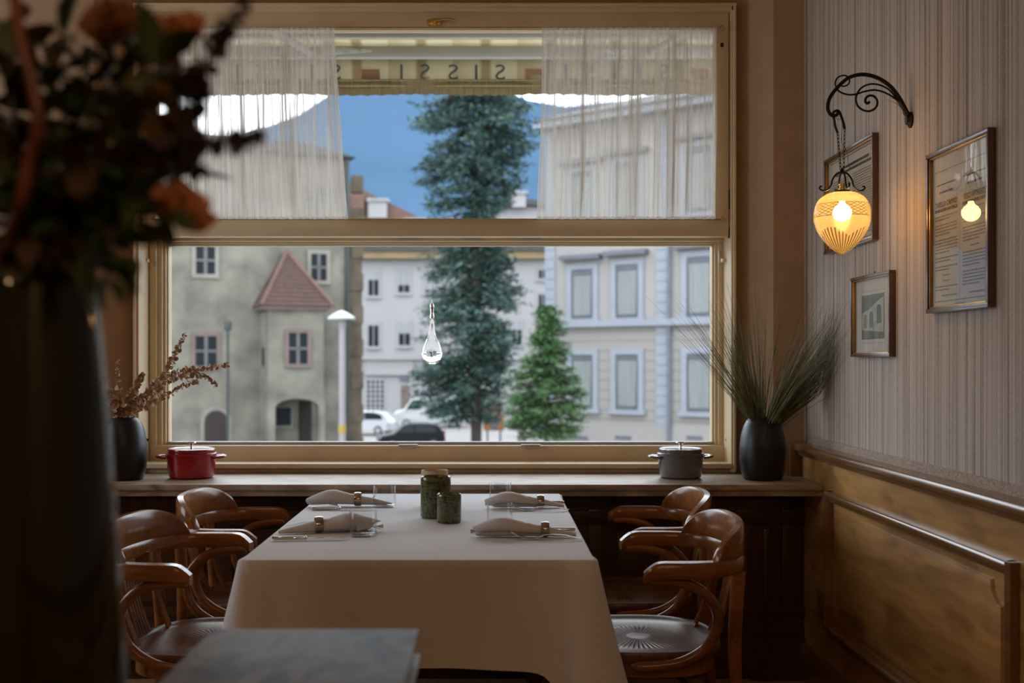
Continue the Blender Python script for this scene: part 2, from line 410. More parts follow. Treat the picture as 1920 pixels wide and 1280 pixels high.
# fixed casing
bar('casing_stile', 1371, 1381, 8, 886, 4.505, .20); bar('casing_stile', 249, 260, 8, 886, 4.505, .20)
bar('casing_head', 249, 1381, 6, 20, 4.505, .20)
bar('casing_bead', 1376, 1381, 8, 886, 4.495, .05); bar('casing_bead', 249, 254, 8, 886, 4.495, .05); bar('casing_bead', 249, 1381, 5, 10, 4.495, .05)
# sill of frame: ledge and shadow board
bar('ledge', 258, 1373, 869, 878, 4.50, .19); bar('ledge_board', 262, 1369, 877, 887, 4.53, .1)
# upper sash
d = 4.53
bar('upper_sash_rail', 266, 1366.5, 23, 56, d, .05); bar('upper_sash_rail', 266, 1366.5, 410, 443, d, .05)
bar('upper_sash_stile', 266, 292, 23, 443, d+.001, .05); bar('upper_sash_stile', 1341, 1366.5, 23, 443, d+.001, .05)
o = MB().box(LX(285, 4.56), LX(1345, 4.56), 4.556, 4.559, LZ(418, 4.56), LZ(48, 4.56)).build('upper_pane', M['pane'], w1)
# lower sash: stepped mouldings
d = 4.58
for k, (a, c, dd) in enumerate(((280, 293, 4.64), (292, 304, 4.655), (303, 311, 4.67), (310, 316, 4.685))):
    bar('lower_sash_stile', a, c, 443 if k else 440, 868 if k < 2 else 836, dd, .05)
    bar('lower_sash_stile', 1650-c+1, 1650-a+1, 443 if k else 440, 868 if k < 2 else 836, dd, .05)
bar('lower_sash_rail', 281, 1369, 440, 452, 4.639, .05); bar('lower_sash_rail', 303, 1347, 451, 457, 4.669, .05); bar('lower_sash_rail', 310, 1340, 456, 461, 4.684, .03)
bar('fixed_crossbar', 262, 1369, 428, 444, 4.59, .06)
bar('lower_sash_rail', 281, 1369, 835, 866, 4.638, .06)
bar('gasket', 310, 1340, 828, 836, 4.675, .04, 'gasket')
o = MB().box(LX(310, 4.705), LX(1340, 4.705), 4.703, 4.707, LZ(832, 4.705), LZ(456, 4.705)).build('lower_pane', M['pane'], w1)
# hinge clips and handle
for x in (766, 884, 995): bar('hinge_clip', x-19, x+19, 443.5, 447, 4.632, .01, 'hinge', .001)
for x in (765, 995):
    hc = bar('hinge_clip', x-18, x+18, 833, 838, 4.630, .012, 'hinge', .001)
    bar('hinge_pin', x-10, x+10, 836.5, 840.5, 4.628, .012, 'hinge', .001, hc)
for x in (290, 1350): bar('pivot', x-2.5, x+2.5, 470, 498, 4.633, .01, 'hinge', .001)
for (y0, y1) in ((355, 392), (425, 446)): bar('hinge', 1367, 1370, y0, y1, 4.528, .02, 'iron', .001)
b = MB(); c = P(814, 41, 4.52)
b.lathe([(.0, 0), (.016, .0), (.016, .006), (.008, .008), (.008, .02), (.0, .021)], 16)
b.v = [(v[0], -v[2], v[1]) for v in b.v]
b.bbox(-.028, .028, -.004, .01, -.012, .012, .004)
hd = b.build('window_handle', M['brass'], w1); hd.location = c+Vector((0, .006, 0))
MB().tube(spline([(0, -.02, .0), (.02, -.025, .002), (.05, -.025, .006), (.085, -.022, .002)], 5), [.006, .007], 8, sq=(1, .6)).build('lever', M['brass'], hd)
o = bar('screw_hole', 1351, 1357, 80, 88, 4.5285, .004, 'iron', .002)
# lift cords in lower corners
for x0, x1 in ((1383, 1364), (266, 271)):
    pass
M['cord'] = plain('waxed_cord', (.30, .24, .12), .7, .1, 40)
MB().tube(spline([P(268, 440, 4.60), P(268, 478, 4.60), P(270, 484, 4.60), P(278, 486, 4.60)], 5), .0012, 5).build('lift_cord', M['cord'], w1)
MB().tube(spline([P(1371, 500, 4.60), P(1371.5, 640, 4.60), P(1371, 760, 4.60), P(1367, 800, 4.60), P(1364, 823, 4.60), P(1361, 845, 4.60)], 5), .0013, 5).build('lift_cord', M['cord'], w1)
MB().tube(spline([P(262, 700, 4.60), P(263, 770, 4.60), P(268, 800, 4.60), P(274, 822, 4.60), P(279, 845, 4.60)], 5), .0013, 5).build('lift_cord', M['cord'], w1)
bar('cord_stop', 1361, 1367, 822, 827, 4.60, .008, 'iron', .001); bar('cord_stop', 269, 278, 822, 827, 4.60, .008, 'iron', .001)
bar('latch_block', 1354, 1369, 484, 491, 4.60, .04, 'cream'); bar('latch_block', 262, 277, 484, 491, 4.60, .04, 'cream')

# ------------------------------------------------------------------ sheer curtains
def sheer():
    m = bpy.data.materials.new('sheer_cotton'); m.use_nodes = True; t = m.node_tree; t.nodes.clear()
    o = N(t, 'ShaderNodeOutputMaterial'); tr = N(t, 'ShaderNodeBsdfTransparent'); di = N(t, 'ShaderNodeBsdfDiffuse'); tl = N(t, 'ShaderNodeBsdfTranslucent')
    di.inputs[0].default_value = (.80, .77, .72, 1); tl.inputs[0].default_value = (.80, .78, .74, 1)
    mp = mapping(t, (420, 3, 5)); n = N(t, 'ShaderNodeTexNoise'); n.inputs['Scale'].default_value = 1; n.inputs['Detail'].default_value = 3
    t.links.new(mp.outputs[0], n.inputs['Vector'])
    mp2 = mapping(t, (75, 3, 1.2)); n2 = N(t, 'ShaderNodeTexNoise'); n2.inputs['Scale'].default_value = 1; n2.inputs['Detail'].default_value = 2
    t.links.new(mp2.outputs[0], n2.inputs['Vector']); av = N(t, 'ShaderNodeMix'); av.inputs[0].default_value = .62; t.links.new(n.outputs['Fac'], av.inputs[2]); t.links.new(n2.outputs['Fac'], av.inputs[3])
    mr = N(t, 'ShaderNodeMapRange'); mr.inputs[1].default_value = .36; mr.inputs[2].default_value = .64; mr.inputs[3].default_value = .36; mr.inputs[4].default_value = .97
    t.links.new(av.outputs[0], mr.inputs[0])
    a = N(t, 'ShaderNodeMixShader'); a.inputs[0].default_value = .5; c = N(t, 'ShaderNodeMixShader')
    t.links.new(di.outputs[0], a.inputs[1]); t.links.new(tl.outputs[0], a.inputs[2])
    t.links.new(mr.outputs[0], c.inputs[0]); t.links.new(tr.outputs[0], c.inputs[1]); t.links.new(a.outputs[0], c.inputs[2])
    t.links.new(c.outputs[0], o.inputs[0]); return m
M['sheer'] = sheer()
def curtain(name, label, xt0, xt1, xb0, xb1, seed):
    rnd = random.Random(seed); d = 4.497
    zt, zb = LZ(54, d), LZ(409, d)
    loc = Vector((LX((xt0+xt1)/2, d), d, zb))
    root = thing(name, label, 'curtain', loc, 0, 'sheer half curtains on the upper window')
    nf = 34; n = nf*8+1
    ph = [rnd.uniform(.3, 1.9) for _ in range(nf)]; am = [rnd.uniform(.4, 1.15) for _ in range(nf)]
    cum = [0]
    for p in ph: cum.append(cum[-1]+p)
    us = []
    for i in range(n):
        k = min(nf-1, i//8); f = (i-k*8)/8; u = (cum[k]+ph[k]*f)/cum[-1]
        us.append((u, math.sin(2*PI*f)*am[k], math.cos(2*PI*f)*am[k], k))
    NV = 13
    def fn(i, j):
        u, sx, cy, k = us[i]; v = j/(NV-1)
        x0 = LX(xt0+(xb0-xt0)*v**1.3, d); x1 = LX(xt1+(xb1-xt1)*v**1.3, d); wv = (x1-x0)/nf
        env = min(1, v*6+.35)*min(1, (1-v)*7+.4)
        x = x0+(x1-x0)*u+sx*wv*.34*env+.004*math.sin(k*1.7+v*4)*env*math.sin(PI*v)
        y = d-.006-cy*.0055*env
        return (x, y, zt+(zb-zt)*v)
    b = MB(); b.grid(n, NV, fn); b.build('fabric', M['sheer'], root, loc, smooth=80, fix=False)
    for zz, xa, xb, nm in ((zt, xt0, xt1, 'top_hem'), (zb, xb0, xb1, 'bottom_hem')):
        b = MB(); nn = 80
        h = .013
        b.grid(nn, 4, lambda i, j: (LX(xa+(xb-xa)*i/(nn-1), d), d-.003-(.006 if j in (1, 2) else 0)-.0015*math.sin(i*1.3), zz-h*.5+h*(j/3)+.0012*math.sin(i*2.1)))
        b.build(nm, M['sheer'], root, loc, smooth=80, fix=False)
    return root
curtain('sheer_curtain', 'sheer white half curtain on the left of the window, beside the dark bouquet', 322, 628, 322, 653, 3)
curtain('sheer_curtain', 'sheer white half curtain on the right of the window, nearer the wall lamp', 1016, 1343, 1006, 1340, 5)
def rod(y, label):
    d = 4.495
    r = thing('curtain_rod', label, 'curtain rod', P(815, y, d))
    MB().tube([P(282, y, d), P(1352, y, d)], .0032, 8).build('rod', M['brass'], r, P(815, y, d))
    for x in (288, 1353):
        c = P(x, y, d)-P(815, y, d); b = MB()
        b.tube(spline([c+Vector((-.008, 0, .004)), c+Vector((0, -.006, .008)), c+Vector((.008, 0, .004)), c+Vector((.004, .01, -.003)), c+Vector((.018, .012, .001))], 4), .0025, 6)
        b.tube([c+Vector((.006, .03, 0)), c+Vector((.006, .0, 0))], .003, 6)
        b.build('hook', M['brass'], r)
rod(52, 'thin brass curtain rod along the top of the upper window')
rod(411, 'thin brass curtain rod below the sheer curtains, along the crossbar')
# ------------------------------------------------------------------ dining table and cloth
ZT = .758
TX0, TX1, TY0, TY1 = -.596, .256, 2.705, 4.045
TC = Vector(((TX0+TX1)/2, (TY0+TY1)/2, 0))
t = thing('dining_table', 'rectangular wooden dining table hidden under the white tablecloth', 'table', TC)
MB().bbox(TX0+.012-TC.x, TX1-.012-TC.x, TY0+.012-TC.y, TY1-.012-TC.y, ZT-.035, ZT-.004, .006).build('tabletop', M['darkwood'], t)
for sx in (-1, 1):
    for sy in (-1, 1):
        x = sx*.335; y = sy*.57
        MB().prism([(-.03, -.03), (.03, -.03), (.03, .03), (-.03, .03)], lambda u, v, w: (x+u*(.7+.3*w), y+v*(.7+.3*w), w*(ZT-.036))).build('leg', M['darkwood'], t)
def cloth():
    hx = (TX1-TX0)/2; hy = (TY1-TY0)/2; r = .012
    per = []
    # perimeter param: list of (x, y, nx, ny, cornerweight)
    def edge(a, c, nrm, n):
        L = (Vector(c)-Vector(a)).length
        for i in range(n):
            f = i/n; dc = min(f, 1-f)*L
            w = math.exp(-(dc/.058)**2)
            p = Vector(a)+(Vector(c)-Vector(a))*f
            per.append((p.x, p.y, nrm[0], nrm[1], w, f*L))
    def corner(c, a0):
        for k in range(7):
            q = R(a0+90*k/6); per.append((c[0]+r*math.cos(q), c[1]+r*math.sin(q), math.cos(q), math.sin(q), 1.0, 0))
    edge((-hx+r, -hy), (hx-r, -hy), (0, -1), 60); corner((hx-r, -hy+r), -90)
    edge((hx, -hy+r), (hx, hy-r), (1, 0), 80); corner((hx-r, hy-r), 0)
    edge((hx-r, hy), (-hx+r, hy), (0, 1), 50); corner((-hx+r, hy-r), 90)
    edge((-hx, hy-r), (-hx, -hy+r), (-1, 0), 80); corner((-hx+r, -hy+r), 180)
    NV = 17; rnd = random.Random(2)
    def fn(i, j):
        x, y, nx, ny, w, L = per[i]; v = j/(NV-1)
        near_right = x > 0 and y < 0
        drop = .258+.30*w+.007*math.sin(L*9+1)
        wave = (math.sin(L*16+(1 if ny else 3))*.006+math.sin(L*31+2)*.003)*v*(1-w)
        fl = (.018+.135*w)*v**1.1+wave-.03*v*math.exp(-((w-.3)/.2)**2)
        if j == 0: return (x, y, ZT)
        vv = (j-1)/(NV-2); drop_z = .004+drop*vv
        off = .003+fl*(1)
        return (x+nx*off, y+ny*off, ZT-drop_z)
    b = MB(); n = len(per); b.grid(n, NV, fn, True)
    # top
    gx, gy = 30, 44
    def tf(i, j):
        x = -hx+2*hx*i/(gx-1); y = -hy+2*hy*j/(gy-1)
        cr = .0011*math.exp(-((abs(x)-hx*.02)/.02)**2)+.0009*math.exp(-((abs(abs(y)-hy*.33))/.025)**2)
        e = min(1, (hx-abs(x))/.05)*min(1, (hy-abs(y))/.05)
        return (x, y, ZT+cr*e+.0007*math.sin(x*13+y*5)*e)
    b.grid(gx, gy, tf)
    o = b.build('tablecloth', M['linen'], smooth=60); o.location = (TC.x, TC.y, 0)
    tag(o, 'white linen tablecloth draped over the dining table by the window', 'tablecloth')
    o['label'] = 'white linen tablecloth draped over the dining table by the window'
cloth()

# ------------------------------------------------------------------ chairs
def seatmat():
    m, t, b = nodes('embossed_seat')
    c = N(t, 'ShaderNodeTexCoord'); mp = N(t, 'ShaderNodeMapping'); t.links.new(c.outputs['Object'], mp.inputs['Vector'])
    sx = N(t, 'ShaderNodeSeparateXYZ'); t.links.new(mp.outputs[0], sx.inputs[0])
    at = N(t, 'ShaderNodeMath', operation='ARCTAN2'); t.links.new(sx.outputs[1], at.inputs[0]); t.links.new(sx.outputs[0], at.inputs[1])
    k = N(t, 'ShaderNodeMath', operation='MULTIPLY'); k.inputs[1].default_value = 54; t.links.new(at.outputs[0], k.inputs[0])
    s = N(t, 'ShaderNodeMath', operation='SINE'); t.links.new(k.outputs[0], s.inputs[0])
    ln = N(t, 'ShaderNodeVectorMath', operation='LENGTH'); cx = N(t, 'ShaderNodeCombineXYZ')
    t.links.new(sx.outputs[0], cx.inputs[0]); t.links.new(sx.outputs[1], cx.inputs[1]); t.links.new(cx.outputs[0], ln.inputs[0])
    r1 = N(t, 'ShaderNodeMapRange'); r1.inputs[1].default_value = .14; r1.inputs[2].default_value = .10; r1.inputs[3].default_value = 0; r1.inputs[4].default_value = 1
    t.links.new(ln.outputs['Value'], r1.inputs[0])
    r2 = N(t, 'ShaderNodeMapRange'); r2.inputs[1].default_value = .03; r2.inputs[2].default_value = .05
    t.links.new(ln.outputs['Value'], r2.inputs[0])
    a = N(t, 'ShaderNodeMath', operation='MULTIPLY'); t.links.new(r1.outputs[0], a.inputs[0]); t.links.new(r2.outputs[0], a.inputs[1])
    h = N(t, 'ShaderNodeMath', operation='MULTIPLY'); t.links.new(a.outputs[0], h.inputs[0]); t.links.new(s.outputs[0], h.inputs[1])
    mp2 = mapping(t, (60, 4, 20)); n = N(t, 'ShaderNodeTexNoise'); n.inputs['Scale'].default_value = 1; n.inputs['Detail'].default_value = 6
    t.links.new(mp2.outputs[0], n.inputs['Vector'])
    r = ramp(t, n.outputs['Fac'], [(.3, (.075, .028, .012)), (.7, (.16, .065, .026))])
    t.links.new(r.outputs['Color'], b.inputs['Base Color']); setp(b, Roughness=.33, Coat_Weight=.05, Specular_IOR_Level=.4)
    bump(t, b, h.outputs[0], .7, .0022); return m
M['seat'] = seatmat()
def make_chair():
    root = thing('dining_chair', '', 'chair', (0, 0, 0), 0, 'bentwood armchairs round the dining table')
    # seat (local +x is the front)
    def se(q, a, c, e=2.5):
        cs, sn = math.cos(q), math.sin(q)
        return (a*math.copysign(abs(cs)**(2/e), cs), c*math.copysign(abs(sn)**(2/e), sn))
    n = 48; b = MB(); rings = []
    for (k, z) in ((.0, .448), (.3, .446), (.6, .444), (.85, .447), (.93, .452), (.965, .457), (1.0, .457), (1.015, .452), (1.015, .432), (1.0, .426), (.9, .426)):
        rings.append([(*[w*max(k, 1e-4) for w in se(2*PI*i/n, .225, .225)], z) for i in range(n)])
    vs = [p for r in rings for p in r]; fs = [(l*n+i, l*n+(i+1) % n, (l+1)*n+(i+1) % n, (l+1)*n+i) for l in range(len(rings)-1) for i in range(n)]
    fs.append(tuple(range((len(rings)-1)*n, len(rings)*n)))
    b.add(vs, fs).build('seat', M['seat'], root, smooth=50)
    b = MB(); rings = []
    for (k, z) in ((1.0, .427), (1.0, .385), (.9, .385), (.9, .427)):
        rings.append([(*[w*k for w in se(2*PI*i/n, .212, .212)], z) for i in range(n)])
    vs = [p for r in rings for p in r]; fs = [(l*n+i, l*n+(i+1) % n, ((l+1) % 4)*n+(i+1) % n, ((l+1) % 4)*n+i) for l in range(4) for i in range(n)]
    b.add(vs, fs).build('seat_frame', M['chair'], root)
    # U rail: plan path from left arm tip round the back to right arm tip
    half = [(.02, .262), (-.05, .268), (-.12, .266), (-.18, .248), (-.232, .20), (-.264, .12), (-.276, .0)]
    plan = half+[(x, -y) for x, y in reversed(half[:-1])]
    path = spline([(x, y, 0) for x, y in plan], 6)
    L = [0]
    for i in range(1, len(path)): L.append(L[-1]+(path[i]-path[i-1]).length)
    T = L[-1]; zb, zr = .664, .707
    def section(i, z0, z1, th):
        p = path[i]; t = (path[min(len(path)-1, i+1)]-path[max(0, i-1)]).normalized(); nn = Vector((-t.y, t.x, 0)); h = min(.008, (z1-z0)*.3)
        pr = [(-th, z0+h), (-th+.004, z0), (th-.004, z0), (th, z0+h), (th, z1-h), (th-.005, z1), (-th+.005, z1), (-th, z1-h)]
        return [(p.x+nn.x*u, p.y+nn.y*u, z) for u, z in pr]
    def loft(idx, fz0, fz1, fth, name, mat):
        b = MB(); secs = [section(i, fz0(i), fz1(i), fth(i)) for i in idx]; m = 8
        vs = [v for s in secs for v in s]; fs = []
        for a in range(len(secs)-1):
            for k in range(m): fs.append((a*m+k, a*m+(k+1) % m, (a+1)*m+(k+1) % m, (a+1)*m+k))
        fs += [tuple(range(m-1, -1, -1)), tuple((len(secs)-1)*m+k for k in range(m))]
        return b.add(vs, fs).build(name, mat, root, smooth=35)
    def f(i): return min(L[i], T-L[i])      # distance from the nearest arm tip
    idx = list(range(len(path)))
    def drop(i):                       # scrolled hand: the arm tip curls down
        d_ = f(i); return -.022*max(0, 1-d_/.055)**2
    loft(idx, lambda i: zb+drop(i)*1.0+.010*max(0, 1-f(i)/.04), lambda i: zr+drop(i)-.006*max(0, 1-f(i)/.03), lambda i: .019+.004*min(1, f(i)/.1)-.008*min(1, max(0, (f(i)-.12)/.10)), 'arm_rail', M['chair'])
    # crest
    c0 = .195
    ci = [i for i in idx if f(i) > c0-.005]
    def ch(i):
        u = max(0, min(1, (f(i)-c0)/(T/2-c0)))
        return zr-.002+.090*(1-(1-min(1, u*1.5))**2.2)**.5 if u > 0 else zr
    loft(ci, lambda i: zr-.003, lambda i: max(zr+.001, ch(i)), lambda i: .0142, 'backrest', M['chair'])
    # legs
    for s in (-1, 1):
        MB().tube(spline([(-.275, s*.20, 0), (-.25, s*.195, .22), (-.238, s*.185, .45), (-.252, s*.165, .665)], 5), [.014, .017, .019, .020, .021]+[.021]*40, 10, sq=(1, 1)).build('leg', M['chair'], root)
        MB().tube([(.205, s*.18, 0), (.19, s*.165, .25), (.182, s*.155, .43)], [.013, .017, .021], 10).build('leg', M['chair'], root)
        # bentwood arm support, C shaped
        MB().tube(spline([(.005, s*.255, .658), (-.06, s*.258, .655), (-.125, s*.255, .635), (-.172, s*.25, .585), (-.178, s*.245, .53), (-.15, s*.24, .475), (-.09, s*.238, .437), (-.02, s*.236, .424), (.05, s*.232, .421)], 6), [.011]+[.0145]*46+[.010, .008], 10).build('arm_support', M['chair'], root)
        MB().tube(spline([(-.235, s*.188, .22), (-.12, s*.175, .30), (0, s*.17, .335), (.11, s*.168, .30), (.19, s*.165, .19)], 6), .010, 8).build('brace', M['chair'], root)
    MB().tube(spline([(-.243, .19, .2), (-.15, .08, .30), (-.12, 0, .33), (-.15, -.08, .30), (-.243, -.19, .2)], 6), .010, 8).build('brace', M['chair'], root)
    # flat back splats between rail and seat
    for (y0, y1, w) in ((0, 0, .105), (-.125, -.115, .030), (.125, .115, .030)):
        xt = -.268+abs(y0)*.16; xb = -.205+abs(y1)*.25
        # closed strip cross-section
        b = MB(); vs = []; fs = []
        for i in range(9):
            q = i/8; x = xb+(xt-xb)*q-.010*math.sin(PI*q); y = y1+(y0-y1)*q; z = .430+(zb+.006-.430)*q; hw = w/2*(1-.2*math.sin(PI*q))
            vs += [(x-.004, y-hw, z), (x+.004, y-hw, z), (x+.004, y+hw, z), (x-.004, y+hw, z)]
        for i in range(8):
            for k in range(4): fs.append((i*4+k, i*4+(k+1) % 4, (i+1)*4+(k+1) % 4, (i+1)*4+k))
        fs += [(3, 2, 1, 0), (32, 33, 34, 35)]
        b.add(vs, fs).build('back_splat', M['chair'], root)
        if w > .03:
            for k in (-3, -1, 1, 3):
                MB().tube([(xb+.0042-.010*math.sin(PI*q)+(xt-xb)*q, y1+(y0-y1)*q+k*.009, .43+(zb-.43)*q) for q in (.12, .35, .6, .85)], .0012, 4).build('groove', M['ink'], root)
    return root
ch = make_chair()
for k, (x, y, rz, lab) in enumerate(((.432, 3.225, 180, 'brown bentwood armchair on the right of the table, nearer the camera'),
        (.462, 3.83, 180, 'brown bentwood armchair on the right of the table, nearer the window'),
        (-.772, 3.19, -5.2, 'brown bentwood armchair on the left of the table, beside the dark green vase'),
        (-.742, 3.79, -1.5, 'brown bentwood armchair on the left of the table, below the red pot'))):
    c = ch if k == 0 else copy_tree(ch)
    c.location = (x, y, 0); c.rotation_euler = (0, 0, R(rz)); c['label'] = lab

# ------------------------------------------------------------------ table setting
def napkin(px, py, d_, ax, L_, flip, label, seed, rlabel, ring_t=.42):
    """cone of rolled cloth; local +x runs from the thin tail to the open mouth"""
    z0 = ZT+.001; loc = Vector((LX(px, d_), d_, z0)); rnd = random.Random(seed)
    def rad(t):
        k = [(0, .0055), (.15, .011), (.3, .0165), (.45, .0195), (.56, .027), (.70, .034), (.8, .034), (.91, .027), (1, .019)]
        for (a, r0), (b_, r1) in zip(k, k[1:]):
            if t <= b_: return r0+(r1-r0)*(t-a)/(b_-a)
        return k[-1][1]
    NT, NQ = 28, 46; turns = 1.7*2*PI
    ph = rnd.uniform(0, 6)
    def fn(i, j):
        t = i/(NT-1); q = j/(NQ-1); th = ph+q*turns
        endv = 1+.13*math.sin(th+1)+.10*math.sin(th*.5+seed) if t > .5 else 1
        x = L_*(t if t < .5 else .5+(t-.5)*endv)
        r = rad(t)*(.55+.45*q)*(1+.035*math.sin(3*th+t*7)*t)
        sq = .82 if t > .5 else .92
        z = rad(t)*sq*1.04+r*math.sin(th)*sq
        return (x, r*math.cos(th)*1.12, max(.0006, z))
    b = MB(); b.grid(NT, NQ, fn)
    # folded flap at the mouth
    # folded corner lying out of the mouth, doubled over
    for s_, z_ in ((1, .0), (-1, .004)):
        b.grid(8, 5, lambda i, j: (L_*(.80+.30*i/7-.03*j*(s_ > 0)), s_*(.030*(1-i/7)**.8)*(j/4)-.006, max(.0008, .002+z_+.030*(1-i/7)**1.3*(1-(j/4)**2)+.012*(i/7)*(j/4))))
    o = b.build('napkin', M['napkin'], smooth=60); o.location = loc; o.rotation_euler = (0, 0, R(ax))
    tag(o, label, 'napkin', 'rolled napkins on the dining table')
    # ring
    m = Matrix.Translation(loc) @ Matrix.Rotation(R(ax), 4, 'Z')
    r = rad(ring_t); rr = MB()
    prof = [(r+.0015, -.011), (r+.0035, -.011), (r+.005, -.004), (r+.005, .004), (r+.0035, .011), (r+.0015, .011), (r+.0015, -.011)]
    n = 36; vs = []; fs = []
    for k in range(n):
        q = 2*PI*k/n
        for (a, x) in prof[:-1]: vs.append((x, a*math.cos(q)*1.1, a*math.sin(q)*.95))
    for k in range(n):
        for i in range(6): fs.append((k*6+i, k*6+(i+1) % 6, ((k+1) % n)*6+(i+1) % 6, ((k+1) % n)*6+i))
    ro = rr.add(vs, fs).build('napkin_ring', M['ring'], smooth=40)
    ro.location = m @ Vector((ring_t*L_, 0, (r+.005)*.95+.0002)); ro.rotation_euler = (0, 0, R(ax))
    tag(ro, rlabel, 'napkin ring', 'metal napkin rings on the dining table')
M['ring'] = plain('brushed_ring', (.40, .35, .28), .16, .1, 30, 1)
napkin(522, 1004, 3.10, 14, .265, 0, 'rolled grey linen napkin in front on the left, behind the near left tumbler', 1, 'metal napkin ring round the napkin at front left of the table')
napkin(735, 940, 3.70, 182, .255, 0, 'rolled grey linen napkin at the window end on the left of the table', 2, 'metal napkin ring round the napkin at back left of the table', .44)
napkin(1080, 992, 3.05, 178, .262, 0, 'rolled grey linen napkin in front on the right, largest of the four', 3, 'metal napkin ring round the napkin at front right of the table', .32)
napkin(1058, 941, 3.66, 181, .235, 0, 'rolled grey linen napkin at the window end on the right of the table', 4, 'metal napkin ring round the napkin at back right of the table', .33)
def knife(px, py, d_, ax, label):
    r = thing('table_knife', label, 'knife', (LX(px, d_), d_, ZT+.001), R(ax), 'table knives')
    b = MB(); b.tube([(0, 0, .006), (.004, 0, .006), (.05, 0, .006), (.083, 0, .006), (.086, 0, .006)], [.0035, .006, .0058, .005, .004], 10, sq=(1, .95)); b.build('handle', M['steel'], r)
    b = MB(); b.tube([(.085, 0, .006), (.0875, 0, .006), (.091, 0, .006), (.094, 0, .006)], [.0035, .0058, .0058, .003], 10, sq=(1, 1)); b.build('bolster', M['steel'], r)
    poly = [(.092, -.003), (.10, -.008), (.16, -.0085), (.195, -.004), (.203, .001), (.195, .004), (.10, .003), (.092, .003)]
    MB().prism(poly, lambda u, v, w: (u, v, .005+.0016*w)).build('blade', M['steel'], r)
def fork(px, py, d_, ax, label):
    r = thing('table_fork', label, 'fork', (LX(px, d_), d_, ZT+.0012), R(ax), 'table forks')
    pr = [(0, .0045, .003), (.012, .0055, .004), (.04, .0045, .011), (.075, .003, .0135), (.10, .0024, .012), (.115, .004, .006), (.122, .009, .0025), (.13, .0115, .001), (.142, .0118, .0018)]
    b = MB(); vs = []; fs = []
    for x, w, z in pr: vs += [(x, -w, z), (x, w, z), (x, w, z+.0022), (x, -w, z+.0022)]
    for i in range(len(pr)-1):
        for k in range(4): fs.append((i*4+k, i*4+(k+1) % 4, (i+1)*4+(k+1) % 4, (i+1)*4+k))
    e = (len(pr)-1)*4
    fs += [(3, 2, 1, 0), (e, e+1, e+2, e+3)]
    b.add(vs, fs).build('handle', M['steel'], r, smooth=60)
    for k in range(4):
        y = -.0098+k*.00653; b = MB(); q = [(.140, .0018), (.155, .005), (.172, .011), (.188, .019)]
        vs = []; fs = []
        for i, (x, z) in enumerate(q):
            w = .0017-.0003*i; vs += [(x, y-w, z), (x, y+w, z), (x, y+w, z+.002-.0003*i), (x, y-w, z+.002-.0003*i)]
        for i in range(3):
            for m in range(4): fs.append((i*4+m, i*4+(m+1) % 4, (i+1)*4+(m+1) % 4, (i+1)*4+m))
        fs += [(3, 2, 1, 0), (12, 13, 14, 15)]
        b.add(vs, fs).build('tine', M['steel'], r, smooth=60)
knife(510, 1013, 2.995, 1, 'steel table knife in front of the near left napkin')
knife(584, 957, 3.592, 1, 'steel table knife between the two left napkins')
knife(1079, 995, 3.145, 172, 'steel table knife behind the near right napkin')
knife(1058, 945, 3.745, 176, 'steel table knife behind the far right napkin')
fork(1090, 1012, 2.995, 176, 'steel fork in front of the near right napkin')
fork(1067, 957, 3.575, 177, 'steel fork in front of the far right napkin')
fork(541, 988, 3.235, 6, 'steel fork behind the near left napkin')
fork(600, 946, 3.80, 2, 'steel fork behind the far left napkin')
def tumbler(px, d_, label):
    b = MB(); rr, h = .0370, .069
    b.lathe([(0, .0), (rr*.9, .0), (rr, .004), (rr, h-.001), (rr-.0008, h), (rr-.0016, h-.001), (rr-.0016, .009), (rr*.85, .0065), (0, .0062)], 40)
    o = b.build('tumbler', M['tumbler'], smooth=50); o.location = (LX(px, d_), d_, ZT+.0012)
    tag(o, label, 'glass', 'clear glass tumblers on the dining table')
tumbler(681, 3.062, 'clear glass tumbler in front of the near left napkin')
tumbler(721, 3.665, 'clear glass tumbler at the far left, in front of a napkin near the window')
tumbler(937, 3.225, 'clear glass tumbler behind the near right napkin')
tumbler(938, 3.80, 'clear glass tumbler behind the far right napkin')
# candle holders
def glaze():
    m, t, b = nodes('green_crackle_glaze')
    mp = mapping(t, (30, 30, 190)); n = N(t, 'ShaderNodeTexNoise'); n.inputs['Scale'].default_value = 1; n.inputs['Detail'].default_value = 5
    t.links.new(mp.outputs[0], n.inputs['Vector'])
    mp2 = mapping(t, (220, 220, 60)); n2 = N(t, 'ShaderNodeTexNoise'); n2.inputs['Scale'].default_value = 1; t.links.new(mp2.outputs[0], n2.inputs['Vector'])
    a = N(t, 'ShaderNodeMath', operation='ADD'); t.links.new(n.outputs['Fac'], a.inputs[0]); t.links.new(n2.outputs['Fac'], a.inputs[1])
    r = ramp(t, a.outputs[0], [(.75, (.012, .02, .006)), (.95, (.04, .055, .014)), (1.0, (.09, .11, .03))])
    mr = a
    t.links.new(r.outputs['Color'], b.inputs['Base Color']); setp(b, Roughness=.2, Coat_Weight=.5, Coat_Roughness=.06); bump(t, b, a.outputs[0], .3, .002); return m
M['glaze'] = glaze()
M['flame'] = emit('candle_flame', (1, .5, .1), 14)
M['wax'] = plain('white_wax', (.75, .68, .55), .5, .05, 20)
M['clay'] = plain('pale_clay', (.50, .36, .24), .7, .08, 20)
